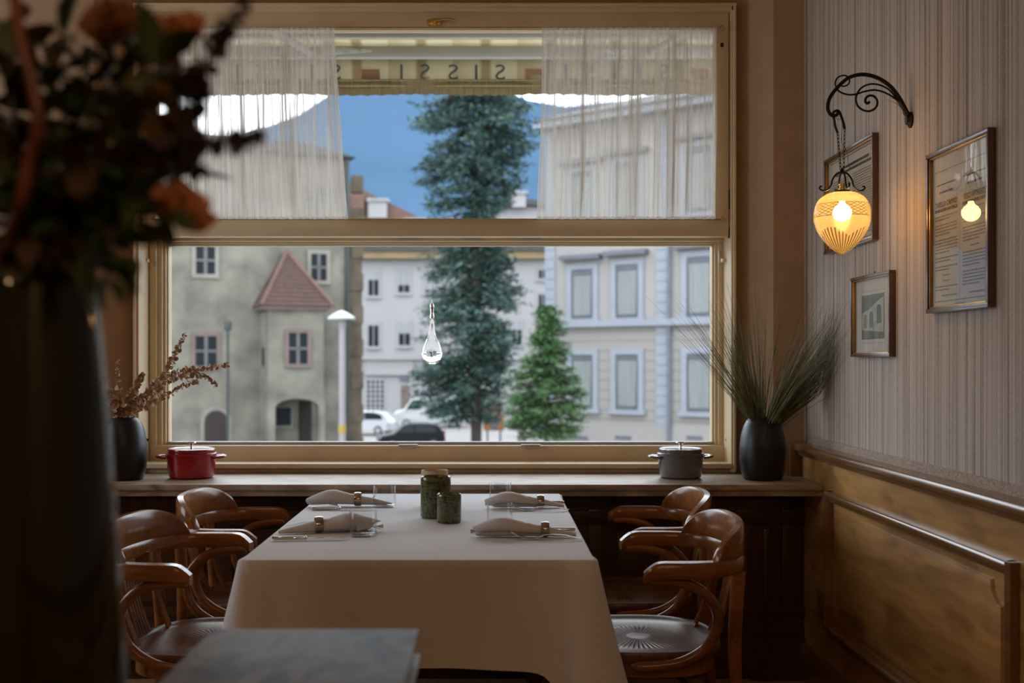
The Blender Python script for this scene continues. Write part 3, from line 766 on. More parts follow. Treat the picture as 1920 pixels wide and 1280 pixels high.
def holder(px, d_, r, h, label, mat, name, candle=True, hole=False):
    root = thing(name, label, 'candle holder', (LX(px, d_), d_, ZT+.0012))
    prof = [(0, 0), (r*.94, 0), (r, .006)]
    nr = int(h/.0085)
    for k in range(nr): z = .008+(h-.012)*k/nr; prof += [(r+.0006, z), (r-.0005, z+.0042)]
    prof += [(r, h-.002), (r-.002, h), (r-.005, h-.002), (r-.006, .012), (0, .011)]
    MB().lathe(prof, 48).build('body', mat, root, smooth=60)
    if candle:
        MB().lathe([(0, .011), (.019, .011), (.019, .026), (.017, .0265), (0, .0255)], 24).build('tealight', M['wax'], root)
        f = MB(); f.lathe([(0, .027), (.0035, .031), (.004, .036), (.0022, .044), (0, .052)], 12).build('flame', M['flame'], root)
holder(817, 3.43, .0465, .126, 'tall green glazed cylinder candle holder in the middle of the table', M['glaze'], 'candle_holder')
holder(842, 3.325, .0362, .086, 'short dark green glazed candle holder in front of the tall one', M['glaze'], 'candle_holder')
holder(815, 3.70, .0445, .119, 'pale clay cylinder candle holder behind the tall green one', M['clay'], 'candle_holder', False)

# ------------------------------------------------------------------ on the sill
def pot(px, d_, label, mat, r):
    root = thing('casserole', label, 'cooking pot', (LX(px, d_), d_, ZS+.0005), R(3), 'mini casseroles on the sill')
    k = r/.09
    MB().lathe([(0, 0), (.07*k, 0), (.082*k, .006), (.087*k, .03), (.0895*k, .07), (.0915*k, .086), (.0935*k, .087), (.0935*k, .0905), (0, .0905)], 48).build('body', mat, root)
    MB().lathe([(0.0, .091), (.094*k, .091), (.0955*k, .094), (.094*k, .0965), (.087*k, .098), (.0865*k, .103), (.0885*k, .108), (.087*k, .1125), (.083*k, .114), (.077*k, .112), (.05*k, .113), (0, .115)], 48).build('lid', mat, root)
    MB().lathe([(0, .114), (.006, .114), (.0045, .118), (.0045, .128), (.008, .131), (.0175, .133), (.0182, .136), (.015, .139), (0, .1395)], 24).build('knob', M['steel'], root)
    for s in (-1, 1):
        MB().tube(spline([(s*.088*k, -.034, .080), (s*.108*k, -.034, .082), (s*.122*k, -.020, .083), (s*.125*k, 0, .083), (s*.122*k, .020, .083), (s*.108*k, .034, .082), (s*.088*k, .034, .080)], 5), .0075, 8, sq=(1, .8)).build('handle', mat, root)
pot(359, 4.335, 'small red enamel casserole with lid on the left of the sill', M['red'], .0925)
pot(1276, 4.335, 'small grey enamel casserole with lid on the right of the sill', M['grey'], .0865)
M['vase'] = plain('black_ceramic', (.012, .012, .014), .38, .2, 12, spec=.35, bmp=.15, stretch=(.2, .2, 12), bd=.001)
def vase(px, d_, label):
    prof = [(0, 0), (.066, 0), (.072, .004), (.081, .03), (.0865, .075), (.0865, .125), (.082, .165), (.073, .20), (.060, .225), (.048, .236), (.043, .237), (.040, .233), (.044, .215), (.07, .17), (.07, .05), (.05, .015), (0, .013)]
    p2 = []
    for (a, b_), (c_, d2) in zip(prof, prof[1:]):
        for k in range(3): p2.append((a+(c_-a)*k/3+(.0004 if k == 1 and a > .06 else 0), b_+(d2-b_)*k/3))
    p2.append(prof[-1])
    o = MB().lathe(p2, 48).build('ceramic_vase', M['vase'], smooth=60); o.location = (LX(px, d_), d_, ZS+.0005)
    tag(o, label, 'vase', 'black ribbed vases on the sill'); return o
vase(1430, 4.275, 'black ribbed ceramic vase on the right of the sill, holding green grass')
vase(232, 4.275, 'black ribbed ceramic vase on the left of the sill, holding dried eucalyptus')
# grass
def grass():
    rnd = random.Random(11); b = MB(); base = Vector((LX(1430, 4.275), 4.275, ZS+.235))
    for k in range(470):
        if k < 165: ax = rnd.gauss(-.33, .22); ay = rnd.gauss(-.02, .14)       # left fan
        else: ax = rnd.gauss(.58, .26); ay = rnd.gauss(-.52, .22)                # right fan leans out from the wall
        L_ = rnd.uniform(.34, .60) if k >= 165 else rnd.uniform(.32, .58)
        if ay > .10: ay = .1
        dirv = Vector((ax, ay, 1)).normalized()
        s = Vector((dirv.x*.03+rnd.uniform(-.012, .012), dirv.y*.03+rnd.uniform(-.012, .012), -.06))
        bend = Vector((ax, ay, 0))*rnd.uniform(.05, .30)+Vector((rnd.uniform(-.05, .05), rnd.uniform(-.04, .03), rnd.uniform(-.14, .01)))
        pts = []
        for i in range(6):
            t = i/5; p = base+s*(1-t)+dirv*L_*t+bend*(t**2.2)*L_
            p.x = min(p.x, XR-.012-.01*rnd.random()); p.y = min(p.y, DW-.01 if abs(p.x) > 1.13 else DF-.05)
            if p.x < 1.0 and p.y > 4.48: p.y = 4.48
            pts.append(p)
        w = rnd.uniform(.0010, .0018); sd = dirv.cross(Vector((rnd.uniform(-1, 1), rnd.uniform(-1, 1), .2))).normalized()
        vs = []
        for i, p in enumerate(pts): ww = w*(1-.85*i/5); vs += [p-sd*ww, p+sd*ww, p+dirv.cross(sd)*ww]
        fs = []
        for i in range(5):
            for m in range(3): fs.append((i*3+m, i*3+(m+1) % 3, (i+1)*3+(m+1) % 3, (i+1)*3+m))
        b.add(vs, fs)
    m, t, bs = nodes('dry_green_grass'); n = N(t, 'ShaderNodeTexNoise'); n.inputs['Scale'].default_value = 45
    mp = mapping(t, (1, 1, .1)); t.links.new(mp.outputs[0], n.inputs['Vector'])
    r = ramp(t, n.outputs['Fac'], [(.35, (.065, .080, .026)), (.55, (.13, .145, .055)), (.7, (.32, .28, .16))]); t.links.new(r.outputs['Color'], bs.inputs['Base Color']); setp(bs, Roughness=.6)
    o = b.build('ornamental_grass', m, at=base, smooth=0, fix=False)
    tag(o, 'bunch of long dry green grass fanning out of the right black vase', 'dried grass', kind='stuff')
grass()
M['euca'] = plain('dried_eucalyptus', (.42, .26, .15), .6, .45, 60)
M['stem'] = plain('brown_stem', (.10, .06, .03), .7, .2, 40)
def disc_leaf(b, c, nrm, r, rnd, n=7, fold=.25):
    nrm = nrm.normalized(); u = nrm.orthogonal().normalized(); w = nrm.cross(u)
    vs = [c+nrm*(-fold*r)]
    for k in range(n):
        q = 2*PI*k/n; vs.append(c+u*math.cos(q)*r+w*math.sin(q)*r*.85+nrm*(fold*r*abs(math.cos(q))))
    b.add(vs, [(0, 1+k, 1+(k+1) % n) for k in range(n)])
def sprig(pts, nleaf, r, label, name, group, seed, base, leafparts=False, mats=('stem', 'euca'), t0=.2):
    rnd = random.Random(seed); path = spline(pts, 8); root = thing(name, label, 'dried sprig', base, 0, group)
    MB().tube(path, [.0018, .0007], 5).build('stem', M[mats[0]], root, base)
    b = MB(); n = len(path)-1
    lm = None
    for k in range(nleaf):
        t = t0+(1-t0)*k/(nleaf-1); i = min(n-1, int(t*n)); p = path[i]+(path[i+1]-path[i])*(t*n-i)
        tan = (path[i+1]-path[i]).normalized(); side = tan.orthogonal().normalized(); q = k*2.4+rnd.random()
        side = Matrix.Rotation(q, 3, tan) @ side
        rr = r*(1-.55*max(0, t-.4)/.6)*rnd.uniform(.75, 1.2)
        nrm = (tan*rnd.uniform(.4, 1)+side*rnd.uniform(-.6, .6)+Vector((rnd.uniform(-.5, .5), rnd.uniform(-.5, .5), rnd.uniform(-.5, .5))))
        c = p+side*rr*.85
        if leafparts:
            if lm is None:
                tb = MB(); disc_leaf(tb, Vector((0, 0, 0)), Vector((0, 0, 1)), 1, rnd, 12, .18); lm = tb.mesh('leaf', M[mats[1]], 60, False)
            m = Matrix.Translation(c-Vector(base)) @ nrm.to_track_quat('Z', 'Y').to_matrix().to_4x4() @ Matrix.Diagonal((rr, rr*1.15, rr, 1))
            link('leaf', lm, root, m)
        else: disc_leaf(b, c, nrm, rr, rnd)
    if not leafparts: tag(b.build('foliage', M[mats[1]], root, base, smooth=0, fix=False), kind='stuff')
    return root
eb = Vector((LX(232, 4.275), 4.275, ZS+.225))
def ep(x, y, d_): return P(x, y, d_)
G = 'dried eucalyptus sprigs in the left vase'
def up(dx=0, dy=0): return eb+Vector((dx, dy, -.10))
sprig([up(-.01), eb+Vector((.012, 0, .03)), ep(268, 748, 4.22), ep(310, 700, 4.18), ep(330, 660, 4.15), ep(346, 627, 4.12)], 85, 0.0145, 'dried eucalyptus sprig in the left vase rising highest to the right', 'eucalyptus_sprig', G, 1, eb)
sprig([up(-.01, .01), eb+Vector((.014, 0, .03)), ep(275, 742, 4.25), ep(320, 704, 4.22), ep(375, 692, 4.2), ep(428, 684, 4.18)], 112, 0.0151, 'dried eucalyptus sprig in the left vase reaching farthest right', 'eucalyptus_sprig', G, 2, eb)
sprig([up(-.01, -.01), eb+Vector((.016, 0, .02)), ep(262, 755, 4.2), ep(310, 715, 4.15), ep(370, 702, 4.12), ep(406, 722, 4.1)], 97, 0.0145, 'dried eucalyptus sprig in the left vase with a tip drooping at the right', 'eucalyptus_sprig', G, 3, eb)
sprig([up(-.01, -.02), eb+Vector((.018, -.01, .02)), ep(270, 762, 4.17), ep(310, 742, 4.13), ep(350, 720, 4.12), ep(372, 716, 4.11)], 82, 0.0129, 'lowest dried eucalyptus sprig leaning right out of the left vase', 'eucalyptus_sprig', G, 4, eb)
sprig([up(.01), eb+Vector((-.008, 0, .03)), ep(226, 750, 4.25), ep(222, 710, 4.25), ep(219, 676, 4.25)], 40, 0.0145, 'upright thin dried eucalyptus sprig at the centre of the left vase', 'eucalyptus_sprig', G, 5, eb)
sprig([up(.01, -.01), eb+Vector((-.014, 0, .03)), ep(212, 752, 4.22), ep(198, 725, 4.2), ep(185, 696, 4.18)], 75, 0.0153, 'dried eucalyptus sprig leaning left out of the left vase', 'eucalyptus_sprig', G, 6, eb)
sprig([up(.0, -.01), eb+Vector((.0, -.01, .03)), ep(240, 748, 4.2), ep(258, 722, 4.18), ep(268, 700, 4.16)], 75, 0.0153, 'short bushy dried eucalyptus sprig in the middle of the left vase', 'eucalyptus_sprig', G, 7, eb)
sprig([up(.01, .01), eb+Vector((-.006, .01, .03)), ep(222, 760, 4.28), ep(206, 744, 4.28), ep(194, 728, 4.28)], 60, 0.0145, 'short dried eucalyptus sprig behind, on the left of the left vase', 'eucalyptus_sprig', G, 8, eb)

# ------------------------------------------------------------------ glass drop in the window
M['crystal'] = None
m, t, b_ = nodes('clear_crystal'); setp(b_, Base_Color=(1, 1, 1, 1), Roughness=0, IOR=1.5, Transmission_Weight=1); M['crystal'] = m
dd = 4.40; dc = P(810, 683, dd)
dr = thing('glass_drop', 'clear glass teardrop ornament hanging on a thread in the window', 'ornament', dc)
k = dd/F
MB().lathe([(0, 0), (8*k, 1.5*k), (15*k, 7*k), (19*k, 16*k), (19.5*k, 23*k), (17*k, 33*k), (12.5*k, 42*k), (8.5*k, 51*k), (5.5*k, 62*k), (4*k, 75*k), (3.4*k, 86*k), (0, 88*k)], 40).build('drop', M['crystal'], dr, smooth=80)
MB().lathe([(0, 86*k), (4*k, 86*k), (4.2*k, 90*k), (3.4*k, 93*k), (3.6*k, 106*k), (4.2*k, 108*k), (3.4*k, 112*k), (1.4*k, 115*k), (1.2*k, 120*k), (0, 122*k)], 20).build('stopper', M['steel'], dr)
MB().tube([(0, 0, 120*k), (0, .05, 176*k), (0, 4.575-dd, (683-452)*k)], .0006, 5).build('thread', M['cord'], dr)
# ------------------------------------------------------------------ wall lamp
DLp = 3.335
lroot_p = P(1707, 221, DLp); lroot_p.x = XR
lamp_o = thing('wall_lamp', 'black wrought iron scroll wall lamp with a lit pear shaped frosted glass globe', 'lamp', lroot_p)
def C(cx, cy, dy=0): p = P(1500+cx/3.2, 100+cy/3.2, DLp); p.y += dy; return p
def lt(name, pts, r, n=8, mat='iron', sm=6, par=None, dy=0, **kw):
    return MB().tube(spline([C(x, y, dy) for x, y in pts], sm), r, n, **kw).build(name, M[mat], par or lamp_o, lroot_p)
lt('arm', [(662, 392), (630, 330), (590, 258), (535, 192), (455, 143), (370, 127), (290, 148), (222, 208), (178, 270), (166, 330), (186, 368), (215, 372), (232, 352)], [.0062, .0052], 10)
lt('scroll', [(238, 188), (262, 198), (290, 185), (297, 160), (280, 136), (250, 134), (222, 150), (212, 185), (232, 225), (280, 246), (330, 246), (390, 228), (450, 220), (515, 238), (585, 285), (650, 375)], [.0022, .0030], 8)
lt('scroll', [(418, 290), (405, 300), (392, 290), (396, 268), (415, 254), (445, 258), (464, 288), (455, 325), (420, 346), (378, 340), (345, 312), (336, 265), (365, 210), (425, 184), (495, 196), (555, 240), (648, 372)], [.0042, .0024], 8)
b = MB()
for dy in (-.012, .012):
    b.tube(spline([C(640, 380), C(610, 320, dy*.5), C(570, 285, dy), C(530, 277, dy*1.4)], 5), [.004, .006, .007, .006, .005, .004, .003, .002, .0015, .001, .001, .0008, .0008, .0008, .0005, .0005], 6, sq=(1.4, .5))
b.build('leaf_ornament', M['iron'], lamp_o, lroot_p)
b = MB(); b.lathe([(0, 0), (.021, 0), (.021, .005), (.014, .010), (.012, .016), (.006, .018), (0, .018)], 20)
b.v = [(-v[2], v[0]*.95, v[1]*1.15-.006) for v in b.v]; b.build('wall_rose', M['iron'], lamp_o)
b = MB(); b.tube([C(650, 400), C(662, 425), C(668, 445)], [.010, .007, .002], 8); b.build('finial', M['iron'], lamp_o, lroot_p)
# long ring through the hook
b = MB(); b.tube(spline([C(205, 395), C(212, 440), C(226, 478), ], 5), .0038, 8); b.tube(spline([C(196, 372, .002), C(205, 350), C(232, 346), C(250, 385), C(262, 425), C(268, 455)], 5), .0040, 8); b.tube(spline([C(196, 372, .002), C(205, 395)], 3), .0038, 8)
b.build('hanger_link', M['iron'], lamp_o, lroot_p)
# chains
lk = MB().tube([(.0030*math.cos(q)*1, 0, .0068*math.sin(q)) for q in [2*PI*k/12 for k in range(12)]], .0010, 5, True)
lk.v = [(v[0]+(.0), v[1], v[2]) for v in lk.v]; lkm = lk.mesh('chain_link', M['iron'])
for a, c in (((226, 480), (244, 690)), ((268, 458), (262, 690))):
    for k in range(11):
        f = k/10; p = C(a[0]+(c[0]-a[0])*f, a[1]+(c[1]-a[1])*f)-lroot_p
        link('chain_link', lkm, lamp_o, Matrix.Translation(p) @ Matrix.Rotation(R(90*(k % 2)+30), 4, 'Z'))
lt('cable', [(205, 375), (225, 395), (255, 405), (250, 480), (248, 530), (272, 570), (285, 610), (288, 655), (298, 680), (285, 700), (262, 712)], .0010, 5, 'cord')
# holder: three curled arms, ring, socket
gx, gd = C(253, 0).x, DLp
top = C(253, 712)
def around(prof, q):
    return [Vector((gx+r*math.cos(q), gd+r*math.sin(q), z)) for r, z in prof]
def rz(cx, cy): return (abs(cx-253)/3.2*DLp/F, C(0, cy).z)
prof = [rz(256, 712), rz(285, 722), rz(310, 755), rz(322, 795), rz(345, 820), rz(372, 822), rz(388, 810), rz(384, 798), rz(374, 800)]
for q in (R(0), R(180), R(90), R(270)):
    MB().tube(spline(around(prof, q), 5), .0028, 7).build('holder_arm', M['iron'], lamp_o, lroot_p)
z = C(0, 840).z
MB().lathe([(.0, .0), (.0235, 0), (.0245, .004), (.0235, .0075), (.012, .010), (0, .011)], 32, (gx, gd, z)).build('gallery', M['iron'], lamp_o, lroot_p)
MB().lathe([(0, 0), (.0105, 0), (.0105, .006), (.0085, .0075), (.0085, .013), (.0105, .0145), (.0105, .019), (.004, .021), (0, .021)], 24, (gx, gd, z+.009)).build('socket', M['brass'], lamp_o, lroot_p)
MB().lathe([(0, 0), (.006, 0), (.0075, .005), (.004, .012), (.002, .016), (0, .0165)], 16, (gx, gd, C(0, 722).z)).build('crown', M['iron'], lamp_o, lroot_p)
def globe_mat():
    m = bpy.data.materials.new('frosted_cut_glass'); m.use_nodes = True; t = m.node_tree; t.nodes.clear()
    o = N(t, 'ShaderNodeOutputMaterial'); c = N(t, 'ShaderNodeTexCoord'); s = N(t, 'ShaderNodeSeparateXYZ'); t.links.new(c.outputs['Object'], s.inputs[0])
    def ma(op, a, b=None, cl=False):
        n = N(t, 'ShaderNodeMath', operation=op); n.use_clamp = cl
        for i, v in enumerate((a, b)):
            if v is None: continue
            if isinstance(v, (int, float)): n.inputs[i].default_value = v
            else: t.links.new(v, n.inputs[i])
        return n.outputs[0]
    x, y, z = s.outputs[0], s.outputs[1], s.outputs[2]
    ang = ma('ARCTAN2', y, x); zz = ma('MULTIPLY', z, 340.0)
    a = ma('MULTIPLY', ang, 12.0)
    l1 = ma('ABSOLUTE', ma('SINE', ma('ADD', a, zz))); l2 = ma('ABSOLUTE', ma('SINE', ma('SUBTRACT', a, zz)))
    ln = ma('LESS_THAN', ma('MINIMUM', l1, l2), .30)
    inb = ma('MULTIPLY', ma('GREATER_THAN', z, BZ0), ma('LESS_THAN', z, BZ1))
    edge = ma('MAXIMUM', ma('LESS_THAN', ma('ABSOLUTE', ma('SUBTRACT', z, BZ0)), .0010), ma('LESS_THAN', ma('ABSOLUTE', ma('SUBTRACT', z, BZ1)), .0010))
    cut1 = ma('MAXIMUM', ma('MULTIPLY', ln, inb), edge)
    # sunburst of long cuts from the tip: height limit varies with the angle
    lim = ma('ADD', BZ2, ma('MULTIPLY', ma('ABSOLUTE', ma('SINE', ma('MULTIPLY', ang, 2.0))), .028))
    rays = ma('MULTIPLY', ma('GREATER_THAN', ma('SINE', ma('MULTIPLY', ang, 40.0)), .25), ma('LESS_THAN', z, lim))
    cut = ma('MULTIPLY', ma('MAXIMUM', cut1, rays), 1.0)
    fr = N(t, 'ShaderNodeBsdfTranslucent'); fr.inputs[0].default_value = (.16, .125, .07, 1)
    df = N(t, 'ShaderNodeBsdfDiffuse'); df.inputs[0].default_value = (.14, .105, .06, 1)
    tr = N(t, 'ShaderNodeBsdfTransparent'); tr.inputs[0].default_value = (.95, .85, .65, 1)
    gl = N(t, 'ShaderNodeBsdfGlossy'); gl.inputs['Roughness'].default_value = .1
    m0 = N(t, 'ShaderNodeMixShader'); m0.inputs[0].default_value = .3; t.links.new(fr.outputs[0], m0.inputs[1]); t.links.new(df.outputs[0], m0.inputs[2])
    m1 = N(t, 'ShaderNodeMixShader'); m1.inputs[0].default_value = .25; t.links.new(m0.outputs[0], m1.inputs[1]); t.links.new(tr.outputs[0], m1.inputs[2])
    ct = N(t, 'ShaderNodeBsdfTransparent'); ct.inputs[0].default_value = (.42, .30, .15, 1); m3 = N(t, 'ShaderNodeMixShader')
    t.links.new(ma('MULTIPLY', cut, .85), m3.inputs[0]); t.links.new(m1.outputs[0], m3.inputs[1]); t.links.new(ct.outputs[0], m3.inputs[2])
    m2 = N(t, 'ShaderNodeMixShader'); t.links.new(schlick(t, .03), m2.inputs[0]); t.links.new(m3.outputs[0], m2.inputs[1]); t.links.new(gl.outputs[0], m2.inputs[2])
    t.links.new(m2.outputs[0], o.inputs[0]); return m
gp = [(80, 838), (98, 846), (130, 868), (152, 900), (164, 936), (167, 970), (163, 1010), (150, 1054), (126, 1100), (92, 1142), (52, 1180), (20, 1200), (0, 1208)]
gp3 = spline([(a, b_, 0) for a, b_ in gp], 4)
gz = C(0, 1208).z
BZ0 = C(0, 985).z-gz; BZ1 = C(0, 910).z-gz; BZ2 = C(0, 1110).z-gz
M['globe'] = globe_mat()
b = MB(); b.lathe([(max(0, p.x)/3.2*DLp/F, C(0, p.y).z-gz) for p in reversed(gp3)], 48)
b.f = [f for f in b.f if len(f) == 4]
g = b.build('globe', M['globe'], lamp_o, smooth=80, fix=False); g.location = Vector((gx, gd, gz))-lroot_p
M['bulb'] = emit('warm_bulb', (1, .60, .24), 150)
b = MB(); b.lathe([(0, -.027), (.012, -.024), (.022, -.016), (.027, -.004), (.0265, .006), (.020, .017), (.011, .024), (.008, .030), (.008, .034), (0, .034)], 20)
bl = b.build('bulb', M['bulb'], lamp_o, smooth=80); bl.location = Vector((gx, gd, C(0, 955).z))-lroot_p

# ------------------------------------------------------------------ framed prints on the right wall
def ywall(px): return XR*F/(px-VX)
def framed(name, label, px0, px1, py_t, py_b, ref, thick, fw, slip=False):
    """px0 is the far edge, px1 the near edge; returns root (at far, bottom), width, height, and a mapper"""
    ya, yb = ywall(px0), ywall(px1); zt = HC-(py_t-VY)/F*(XR*F/(ref-VX)); zb = HC-(py_b-VY)/F*(XR*F/(ref-VX))
    w = ya-yb; h = zt-zb
    root = thing(name, label, 'picture', (XR, ya, zb), 0, 'framed prints on the wallpapered wall')
    # local: u along wall from far to near = -y ; v up ; n into the room = -x
    def mp(u, v, n): return (-n, -u, v)
    def strip(u0, u1, v0, v1, n0, n1, nm, mat, par=root):
        a = mp(u0, v0, n0); c = mp(u1, v1, n1)
        return MB().bbox(a[0], c[0], a[1], c[1], a[2], c[2], min(.002, abs(n1-n0)*.3)).build(nm, M[mat], par)
    for nm, a in (('frame_rail', (0, w, h-fw, h)), ('frame_rail', (0, w, 0, fw)), ('frame_stile', (0, fw, fw, h-fw)), ('frame_stile', (w-fw, w, fw, h-fw))):
        strip(*a, .001, thick, nm, 'frame')
    s = fw*.45
    for nm, a in (('gilt_edge', (fw, w-fw, h-fw-s, h-fw)), ('gilt_edge', (fw, w-fw, fw, fw+s)), ('gilt_edge', (fw, fw+s, fw+s, h-fw-s)), ('gilt_edge', (w-fw-s, w-fw, fw+s, h-fw-s))):
        strip(*a, .004, thick*.8, nm, 'gilt')
    strip(fw*.6, w-fw*.6, fw*.6, h-fw*.6, .001, .005, 'backing', 'darkwood')
    b = MB(); b.add([mp(fw, fw, thick*.62), mp(w-fw, fw, thick*.62), mp(w-fw, h-fw, thick*.62), mp(fw, h-fw, thick*.62)], [(0, 1, 2, 3)]); b.build('glazing', M['pglass'], root, smooth=0)
    MB().tube([mp(w*.5, h-.001, .003), mp(w*.5, h+.006, .003), mp(w*.52, h+.009, .003)], .0012, 5).build('hook', M['iron'], root)
    return root, w, h, mp
def flat(root, mp, name, u0, u1, v0, v1, n, mat):
    b = MB(); b.add([mp(u0, v0, n), mp(u1, v0, n), mp(u1, v1, n), mp(u0, v1, n)], [(0, 1, 2, 3)]); return b.build(name, M[mat], root, smooth=0)
def words(root, mp, rows, n, name='text_lines', mat='ink2', seed=1):
    """rows: (u0,u1,v,height,align) filled with word-long strokes of ink"""
    rnd = random.Random(seed); b = MB()
    for (u0, u1, v, hh) in rows:
        u = u0
        while u < u1-.001:
            L_ = rnd.uniform(.004, .014); e = min(u1, u+L_)
            b.add([mp(u, v, n), mp(e, v, n), mp(e, v+hh, n), mp(u, v+hh, n)], [(0, 1, 2, 3)]); u = e+.0025
    return b.build(name, M[mat], root, smooth=0)
def lettering(root, mp, body, size, u, v, n, bold=0, width=None, mat='ink', par=None):
    vs, fs = text_mesh(body, size, bold)
    if width:
        w0 = max(v_.x for v_ in vs)-min(v_.x for v_ in vs); k = width/w0
    else: k = 1
    b = MB(); b.add([mp(u+v_.x*k, v+v_.y, n) for v_ in vs], fs); return b.build('lettering', M[mat], root, smooth=0)
# timetable, nearest
rt, w, h, mp = framed('framed_timetable', 'framed printed timetable nearest the camera, reflecting the lit wall lamp', 1750, 1868, 292, 588, 1750, .022, .012)
n = .008; flat(rt, mp, 'paper', .008, w-.008, .008, h-.008, n-.0015, 'paper')
cu = w*.5; ca, cb = w*.27, w*.745
lettering(rt, mp, 'TABELLA ORARIO', .021, ca, h*.652, n, .0006, w*.37)
lettering(rt, mp, 'GESCHÄFTSZEITEN', .021, cb, h*.652, n, .0006, w*.37)
rows = []
for (c0, c1) in ((w*.085, w*.465), (w*.545, w*.925)):
    rows += [(c0+.03, c1-.03, h*.735, .0055), (c0+.01, c1-.01, h*.785, .0035), (c0, c1, h*.622, .0085)]
words(rt, mp, rows, n, mat='ink', seed=3)
rows = []; rnd = random.Random(8)
for (c0, c1) in ((w*.085, w*.465), (w*.545, w*.925)):
    v = h*.59
    while v > h*.12:
        blk = rnd.choice((1, 2, 4, 5))
        for k in range(blk):
            short = k == blk-1
            rows.append((c0+(.05 if short and blk == 1 else 0), c1-(.05 if short else 0), v, .0028)); v -= .0085
            if v < h*.12: break
        v -= .007
words(rt, mp, rows, n, seed=4)
words(rt, mp, [(w*.2, w*.45, h*.10, .003), (w*.65, w*.9, h*.10, .003), (w*.42, w*.58, h*.045, .002)], n, seed=5)
b = MB()
for (u0, u1, v0, v1) in ((.03, w-.03, h*.872, h*.875), (.03, w-.03, h*.068, h*.071), (.03, .0308, h*.07, h*.873), (cu-.0004, cu+.0004, h*.08, h*.66)):
    b.add([mp(u0, v0, n), mp(u1, v0, n), mp(u1, v1, n), mp(u0, v1, n)], [(0, 1, 2, 3)])
b.build('printed_rule', M['ink'], rt, smooth=0)
# second document behind the lamp
rt, w, h, mp = framed('framed_document', 'framed printed document hanging behind the wall lamp globe', 1555, 1648, 302, 478, 1555, .022, .011)
flat(rt, mp, 'paper', .008, w-.008, .008, h-.008, n-.0015, 'paper')
words(rt, mp, [(w*.3, w*.86, h*.82, .009), (w*.2, w*.92, h*.775, .009)], n, mat='ink', seed=6)
rows = []
for k in range(26):
    v = h*.72-k*.0085
    rows.append((w*.12, w*.48, v, .003)); rows.append((w*.54, w*.9, v, .003))
words(rt, mp, rows, n, seed=7)
b = MB()
for (u0, u1, v0, v1) in ((.04, w-.03, h*.93, h*.935), (.04, w-.03, h*.06, h*.065), (.04, .0415, h*.06, h*.935), (w-.0315, w-.03, h*.06, h*.935)):
    b.add([mp(u0, v0, n), mp(u1, v0, n), mp(u1, v1, n), mp(u0, v1, n)], [(0, 1, 2, 3)])
b.build('printed_rule', M['ink'], rt, smooth=0)
# small photograph of an arcade
rt, w, h, mp = framed('framed_photograph', 'small framed black and white photograph of an arcade in a pale mount', 1606, 1680, 522, 669, 1606, .022, .010)
flat(rt, mp, 'mount', .008, w-.008, .008, h-.008, n-.0015, 'mount')
M['photo_d'] = plain('photo_dark', (.055, .065, .05), .6, .5, 40); M['photo_l'] = plain('photo_light', (.36, .35, .28), .6, .25, 60)
u0, u1, v0, v1 = w*.20, w*.78, h*.215, h*.76
flat(rt, mp, 'print', u0, u1, v0, v1, n-.001, 'photo_d')
b = MB(); W_ = u1-u0; H_ = v1-v0
def q(a, c, e=0): return mp(u0+a*W_, v0+c*H_, n-.0004+e)
b.add([q(.03, .22), q(.98, .14), q(.98, .92), q(.72, .84), q(.45, .72), q(.2, .63), q(.03, .60)], [(0, 1, 2, 3, 4, 5, 6)])
b.build('arcade_wall', M['photo_l'], rt, smooth=0)
b = MB()
for (a, c, lo, hi) in ((.12, .25, .26, .52), (.36, .52, .26, .56), (.68, .88, .34, .68)):
    m_ = (a+c)/2; r_ = (c-a)/2
    pts = [q(a, lo, .0003), q(c, lo, .0003)]+[q(m_+r_*math.cos(R(k*30)), hi+r_*.8*math.sin(R(k*30)), .0003) for k in range(7)]
    b.add(pts, [tuple(range(len(pts)))])
b.build('arch_opening', M['photo_d'], rt, smooth=0)
b = MB()
for (x0, x1, y0, y1) in ((u0-.012, u1+.012, v0-.012, v0-.0112), (u0-.012, u1+.012, v1+.0112, v1+.012), (u0-.012, u0-.0112, v0-.012, v1+.012), (u1+.0112, u1+.012, v0-.012, v1+.012)):
    b.add([mp(x0, y0, n), mp(x1, y0, n), mp(x1, y1, n), mp(x0, y1, n)], [(0, 1, 2, 3)])
b.build('printed_rule', M['ink2'], rt, smooth=0)

# ------------------------------------------------------------------ foreground console, book, bouquet
ZK = .815
cn = thing('console_table', 'dark wooden console table in the foreground, under book and tall vase', 'table', (-.45, 1.0, 0))
MB().bbox(-.42, .325, -.45, .43, ZK-.03, ZK, .004).build('tabletop', M['darkwood'], cn)
for x in (-.36, .27):
    for y in (-.4, .38): MB().bbox(x-.025, x+.025, y-.025, y+.025, 0, ZK-.031, .004).build('leg', M['darkwood'], cn)
def covermat():
    m, t, b = nodes('grey_printed_cover'); mp = mapping(t, (16, 9, 9), (0, 0, .35)); n_ = N(t, 'ShaderNodeTexNoise'); n_.inputs['Scale'].default_value = 1; n_.inputs['Detail'].default_value = 3; n_.inputs['Distortion'].default_value = .6
    t.links.new(mp.outputs[0], n_.inputs['Vector'])
    r = ramp(t, n_.outputs['Fac'], [(.38, (.006, .006, .007)), (.46, (.05, .052, .056)), (.55, (.13, .138, .147)), (.68, (.08, .085, .09))]); t.links.new(r.outputs['Color'], b.inputs['Base Color']); setp(b, Roughness=.48, Specular_IOR_Level=.42); return m
M['cover'] = covermat(); M['pages'] = plain('book_block', (.05, .04, .035), .8, .2, 80); M['cover2'] = plain('grey_board', (.30, .31, .32), .5, .15, 20)
bk_d = 1.6; bx0, bx1 = LX(400, bk_d), LX(786, bk_d); bz = LZ(1178, bk_d)
